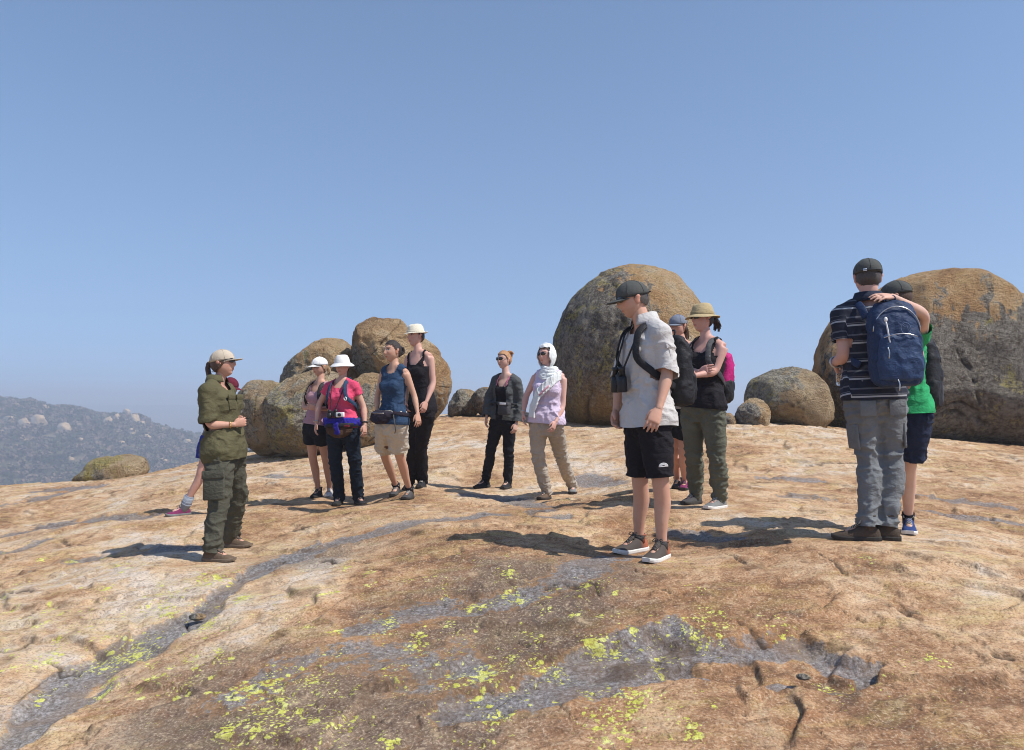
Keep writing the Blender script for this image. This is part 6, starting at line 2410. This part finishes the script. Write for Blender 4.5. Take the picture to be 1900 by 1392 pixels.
for k, (z, r, fz) in enumerate(((1.085, .072, .03), (1.045, .082, .015), (1.0, .098, .0), (.955, .112, -.02))):
    pts = [P.pt(r * math.sin(q), r * 1.0 * math.cos(q) + .008, z - .035 * max(0, math.cos(q)) * (k + 1) / 2 + .01 * math.sin(q + k)) for q in np.linspace(0, 2 * math.pi, 21)]
    wr_.append(tube(pts, .024 - .002 * k, 10, cap=False))
V, Fc = merge(wr_)
V, Q = remesh([tube(catmull([P.pt(r * math.sin(q), r * math.cos(q) + .010, z - .045 * max(0, math.cos(q)) * (k + 1) / 2) for q in np.linspace(.05, 2 * math.pi - .05, 19)], 2), .025 - .002 * k, 10) for k, (z, r) in enumerate(((1.09, .068), (1.05, .080), (1.0, .096), (.95, .108)))], .009, 2)
mesh_np('neck_wrap', folds(V, Q, .010, (5, 5, 26), 2), Q, M_SCARF, ho)
tails = []
tails.append(ribbon([P.pt(.15, .0, .96), P.pt(.12, .10, .90), P.pt(.05, .165, .76), P.pt(-.03, .185, .60), P.pt(-.09, .18, .42), P.pt(-.125, .165, .22), P.pt(-.13, .16, .06)], .105, outw(P), .022))
V, Q = remesh(tails, .008, 1)
mesh_np('tail', folds(V, Q, .010, (22, 22, 5), 7), Q, M_SCARF, ho)
V, Fc = ribbon([P.pt(.06, .172, .72), P.pt(.02, .196, .64), P.pt(-.04, .202, .52)], .02, outw(P), .012)
mesh_np('stripe', V, Fc, fabric('pink_stripe', (.62, .30, .36)), ho)
bracelet(P, 'R', M_METAL, 'bracelet', .030, .004, .02)

# ================================================================== 9 grey shirt, foreground
P = Person('greyshirt')
tag(P.root, 'tall person in pale grey shirt, black shorts and dark cap with hands hanging down', 'person', GP)
make_body(P, (.60, .355, .25), (.05, .035, .025), SKIN, .42, .55, palmL=-P.latc - P.fwdc * .6, palmR=P.latc - P.fwdc * .3, beard=.12)
hair_shell(P, HGR, .07, -.012, -.052, .007)
cap(P, M_DGREY, strap_mat=M_RUBBER)
sunglasses(P, M_LENS)
shrt = bottoms(P, 'shorts', M_BLACK, .90, .016, hem=.016, thigh=.010, amp=.012, seed=19, voxel=.009)
s_ = top(P, 'shirt', M_GSHIRT, 1.03, .016, -.10, neck=(.058, .92, .985), flare=.10, amp=.014, seed=20, loose=.006, cuff=.007, hemround=.02, voxel=.008, waist=.75)
collar(P, M_GSHIRT, s_, .070, .056, 46)
shp, e, wr, h = P.arm['L']
outd = P.latc
A = limb_axes(shp, e, outd - P.fwdc * .1)
patch(P, 'sleeve_tab', shp * .40 + e * .60 + A[:, 1] * .064, A, .012, .070, M_GSHIRT, s_, .004)
patch(P, 'sleeve_pocket', shp * .62 + e * .38 + A[:, 1] * .068, A, .034, .012, M_GSHIRT, s_, .005)
Rf = np.column_stack([P.latc, P.fwdc, P.up])
lg = []
for k in range(3):
    lg.append(tube([P.pt(.085 + .006 * k - .02, .134, .700 + .0) + P.latc * (.018 + .0 * k) * math.cos(q) * (1 - .3 * k) + P.up * (.018 - .005 * k) * math.sin(q) for q in np.linspace(0, math.pi / 2, 6)], .0018, 5))
V, Fc = merge(lg)
mesh_np('logo', V, Fc, M_PLASTW, s_)
patch(P, 'chest_flap', P.pt(.085, .128, .735), Rf, .046, .016, M_GSHIRT, s_, .005)
# little white emblem on the leg of the shorts
hp, kn, an = P.leg['L']
cc = hp * .28 + kn * .72
oq = nrm(np.array((0.05, -1, 0)))
A = limb_axes(hp, kn, oq)
lg = []
for rr in (.028, .021, .014):
    lg.append(tube([cc + A[:, 1] * .1225 + A[:, 0] * (rr * math.cos(q)) + A[:, 2] * (rr * .75 * math.sin(q)) for q in np.linspace(.1, math.pi - .1, 10)], .0026, 6))
lg.append(tube([cc + A[:, 1] * .1225 + A[:, 0] * x for x in np.linspace(-.03, .03, 5)], .0028, 6))
V, Fc = merge(lg)
mesh_np('logo', V, Fc, M_PLASTW, shrt)
for S in 'LR':
    heel, toe, dr = P.foot[S]
    base = float(np.dot(heel, dr))
    m_ = two_tone('run_shoe_' + S, (.40, .125, .065), (.085, .070, .062), dr, base + .03, base + .09)
    shoe(P, S, m_, M_SOLEW, M_LACE, boot=-.01, wide=1.05)
    sock(P, S, M_SHDG, .03, .040)
backpack(P, M_BPBLACK, 'large black rucksack on the back of the person in pale grey shirt', (.14, .075, .24), (0, -.225, .53), strap_mat=M_BPBLACK, trim=M_BPBLACK, strap_off=.030, seed=3)
cpos = P.pt(-.045, .175, .42)
bn = empty('binoculars', cpos)
tag(bn, 'big black binoculars hanging on the chest of the person in pale grey shirt', 'binoculars')
for sg in (-1, 1):
    a = cpos + P.latc * .040 * sg
    V, Fc = merge([tube([a + P.up * .085, a + P.up * .062, a + P.up * .06, a + P.up * .02], (.022, .022, .019, .024), 18), tube([a + P.up * .02, a - P.up * .01, a - P.up * .075, a - P.up * .08], (.029, .031, .034, .031), 18)])
    br = mesh_np('barrel', V, Fc, M_RUBBER, bn)
    V, Fc = tube([a - P.up * .081, a - P.up * .083], (.027, .027), 18)
    mesh_np('lens', V, Fc, M_LENS, br)
V, Fc = box(cpos + P.up * .0, (.030, .016, .036), Rf, .006)
mesh_np('bridge', V, Fc, M_RUBBER, bn)
V, Fc = tube([cpos + P.up * .05, cpos + P.up * .02], (.011, .011), 12)
mesh_np('focus_wheel', V, Fc, M_RUBBER, bn)
neck_cord(P, 'cord', M_RUBBER, cpos + P.up * .06, bn, .0065, .035, .05)

# ================================================================== 10 grey cap, hidden
P = Person('greycap')
tag(P.root, 'person in blue grey cap and dark shorts half hidden behind the black rucksack', 'person', GP)
make_body(P, (.60, .34, .25), hbr_, SKIN)
hair_shell(P, HBR, .07, -.02, -.085)
locks(P, HBR, [[(.05, -.06, .0), (.06, -.08, -.06), (.055, -.07, -.14)], [(-.05, -.06, .0), (-.06, -.08, -.06), (-.055, -.07, -.13)], [(0, -.09, .0), (0, -.11, -.06), (0, -.1, -.14)]], r=.012, n=6, seed=12)
cap(P, M_BLUEGREY)
bottoms(P, 'shorts', M_BLACK2, .58, .016, hem=.014, amp=.006, seed=21)
top(P, 'tank_top', fabric('beige_tank', (.40, .34, .28)), None, .010, -.02, neck=(.085, .80, .90), straps=.118, seed=22)
for S in 'LR':
    shoe(P, S, M_SHDG if S == 'R' else M_SHPU, M_SOLED, M_LACE)

# ================================================================== 11 crossed arms, khaki hat
P = Person('crossed')
P.under = .010
tag(P.root, 'person in khaki brimmed hat, black tank top and grey green trousers with crossed arms', 'person', GP)
make_body(P, (.64, .37, .30), hb_, SKIN, .55, .42, palmL=P.fwdc * -1 + UP * .1, palmR=P.fwdc * -1)
hair_shell(P, HB, .07, -.02, -.08)
locks(P, HB, [[(0, -.095, -.01), (.0, -.135, -.02), (0, -.160, -.055), (0, -.150, -.10)], [(.01, -.10, .0), (.02, -.14, -.01), (.02, -.17, -.05)]], r=.016, n=9, spread=.016, seed=13, name='ponytail')
brimmed(P, M_SUNHAT, fabric('khaki_band', (.36, .28, .15)), (.090, .108, .105), .052, .020, .0, .014, .006, 'sun_hat', seed=1, taper=1.3, fdroop=.014)
sunglasses(P, M_LENS)
bottoms(P, 'trousers', M_GREYT, 1.95, .014, hem=.014, knee=.006, thigh=.006, amp=.015, seed=23, voxel=.009)
top(P, 'tank_top', M_BLACK, None, .014, -.06, neck=(.085, .80, .90), straps=.122, flare=.06, amp=.012, seed=24, loose=.004, waist=.7)
for S in 'LR':
    shoe(P, S, M_SHGR if S == 'L' else M_SHDG, M_SOLEW if S == 'L' else M_SOLED, M_LACEW, boot=.01, wide=1.05)
bp, R_, W_, c_ = backpack(P, M_MAGENTA, 'magenta and black daypack on the back of the person with crossed arms', (.13, .085, .23), (0, -.225, .48), pocket_mat=M_BPBLACK, lower_mat=M_BPBLACK, strap_mat=M_BPGREY, trim=M_PLASTW, strap_off=.018, seed=4)
for k in range(3):
    a = W_((.05, -.16, .02 - .035 * k))
    b = W_((-.05, -.165, -.01 - .035 * k))
    V, Fc = tube([a, (a + b) / 2 + P.fwdc * -.015, b], .008, 8)
    mesh_np('lashing_cord', V, Fc, M_PLASTW if k % 2 == 0 else M_BPBLACK, bp)

# ================================================================== 12 striped polo
P = Person('polo')
P.under = .010
tag(P.root, 'person seen from behind in striped navy polo, slate hiking trousers and dark cap', 'person', GP)
make_body(P, PINK_SKIN, (.05, .035, .025), SKIN, 1.15, .5, palmL=P.fwdc * .2 - P.latc, beard=0)
hair_shell(P, HGR, .07, -.015, -.062, .006)
cap(P, M_DGREY, strap_mat=M_BPGREY)
bk = HW(P, box((.034, -.112, .028), (.011, .004, .009), None, .002)[0])
mesh_np('cap_buckle', bk, box((0, 0, 0), (.011, .004, .009), None, .002)[1], M_METAL, P.root)
tr = bottoms(P, 'trousers', M_SLATE, 1.93, .014, hem=.012, knee=.005, thigh=.008, amp=.016, seed=25, voxel=.009, cuff=0.004)
s_ = top(P, 'polo_shirt', M_POLO, .62, .018, -.04, neck=(.062, .92, .985), flare=.06, amp=.013, seed=26, loose=.0, stripes=True, voxel=.0085, waist=.7)
collar(P, fabric('navy_collar', (.022, .028, .048)), s_, .074, .050, 46)
for S in 'LR':
    hp, kn, an = P.leg[S]
    sg = 1 if S == 'L' else -1
    A = limb_axes(hp, kn, P.latc * sg - P.fwdc * .3)
    c = hp * .35 + kn * .65 + A[:, 1] * .084
    patch(P, 'cargo_pocket', c, A, .06, .085, M_SLATE, tr, .008, bevel=.006)
    q = P.pt(sg * .088, -.140, -.13)
    patch(P, 'back_pocket', q, np.column_stack([P.latc, P.fwdc, P.up]), .050, .050, M_SLATE, tr, .004)
    shoe(P, S, M_BOOT, M_SOLED, M_LACEW, boot=.035, wide=1.12)
bp, R_, W_, c_ = backpack(P, M_BPNAVY, 'navy blue rucksack with round emblem on the back of the person in striped polo', (.160, .095, .275), (-.052, -.245, .545), pocket_mat=M_BPNAVY2, strap_mat=M_BPNAVY, trim=M_METAL, strap_off=.03, seed=5)
ringp = [W_((-.035 + .028 * math.cos(q), -.106, .085 + .034 * math.sin(q))) for q in np.linspace(0, 2 * math.pi, 25)]
V, Fc = merge([tube(ringp, .0022, 5), tube([W_((-.050, -.107, .07)), W_((-.040, -.109, .10)), W_((-.028, -.109, .09)), W_((-.02, -.107, .105))], .002, 5)])
mesh_np('emblem', V, Fc, fabric('emblem_thread', (.10, .14, .24)), bp)
V, Fc = merge([tube(catmull([W_((.08, -.105, .13)), W_((.075, -.113, .08)), W_((.068, -.112, .02)), W_((.06, -.11, -.02))], 4), .005, 6), ellipsoid(W_((.082, -.11, .145)), (.012, .008, .016), 8, 6)])
mesh_np('cord_lock', V, Fc, M_PLASTW, bp)
for k in range(2):
    V, Fc = tube(catmull([W_((.09 - .05 * k, -.14, -.03 - .2 * k)), W_((.085 - .05 * k, -.15, -.06 - .2 * k)), W_((.088 - .05 * k, -.148, -.10 - .2 * k))], 4), .004, 6)
    mesh_np('zip_pull', V, Fc, M_METAL, bp)
# bottle in the left hand
w0, Rm, hsz = P.hand['L']
hc_ = w0 + Rm @ np.array((.004, .028, .075)) * hsz
bot = empty('water_bottle', hc_ - UP * .13)
tag(bot, 'small clear plastic water bottle with paper label held beside the striped polo', 'bottle')
kk = NT('clear_plastic', .08, .5)
kk.color((.85, .90, .93))
kk.b.inputs['Transmission Weight'].default_value = .85
kk.b.inputs['IOR'].default_value = 1.2
V, Fc = tube([hc_ - UP * z for z in (-.085, -.07, -.06, -.03, 0, .03, .045, .09, .12, .13)], (.013, .013, .014, .024, .029, .030, .029, .030, .030, .024), 20)
mesh_np('flask', V, Fc, kk.m, bot)
V, Fc = tube([hc_ + UP * .105, hc_ + UP * .082], (.015, .0155), 16)
mesh_np('screw_cap', V, Fc, M_PLASTW, bot)
kl = NT('paper_label', .7, .3)
zz = kl.sep(kl.co())[2]
kl.color(kl.ramp(kl.noise(kl.co(), 55, 3), [(.42, (.75, .72, .68)), (.5, (.70, .45, .22)), (.58, (.10, .09, .09))], 'CONSTANT'))
V, Fc = tube([hc_ - UP * .05, hc_ - UP * .105], (.0312, .0312), 20, cap=False)
mesh_np('label', V, Fc, kl.m, bot)
bracelet(P, 'L', M_METAL, 'watch', .034, .007, .02)

# ================================================================== 13 green tee, arm round the polo
P = Person('green')
tag(P.root, 'person in green tee and navy shorts with an arm round the person in striped polo', 'person', GP)
make_body(P, (.64, .42, .32), hbr_, SKIN, .30, .45, palmL=np.array((-.05, .55, -.9)))
hair_shell(P, HBR, .07, -.015, -.06, .007)
cap(P, M_DGREY)
bottoms(P, 'shorts', M_NAVYSH, .90, .022, hem=.026, thigh=.012, amp=.012, seed=27)
top(P, 'tee_shirt', M_GREEN, .42, .018, -.06, neck=(.064, .90, .97), flare=.10, amp=.011, seed=28)
for S in 'LR':
    shoe(P, S, M_SHBL, M_SOLEW, M_LACEW, wide=1.05)
    sock(P, S, M_BLACK, .06, .040)
backpack(P, M_BPBLACK, 'black rucksack with grey panel on the back of the person in green tee', (.16, .10, .27), (-.0, -.255, .46), pocket_mat=M_BPGREY, strap_off=.022, seed=6)

# ------------------------------------------------------------------ loose stones lying on the rock
for i, (px, py, w_, lab) in enumerate(((1492, 1271, 26, 'flat dark loose stone on the near edge of the grey basin'), (366, 1168, 30, 'loose wedge of tan rock at the bend of the grey channel'), (928, 1076, 10, 'thumb-sized pebble on brown rock beside a lichen spot'))):
    g = on_ground(px, py)
    r_ = w_ / F * g[1] * .5
    N, T = icosphere(3)
    V = N * np.array((1.0, .8, .42)) * r_ * (1 + .35 * fbm(N * 1.5 + i * 4.1, 3))[:, None]
    o = mesh_np('loose_stone', V, T, FM[i % 2])
    o.location = Vector((g[0], g[1], ground_z(g[0], g[1])[0] + r_ * .10))
    tag(o, lab, 'stone')
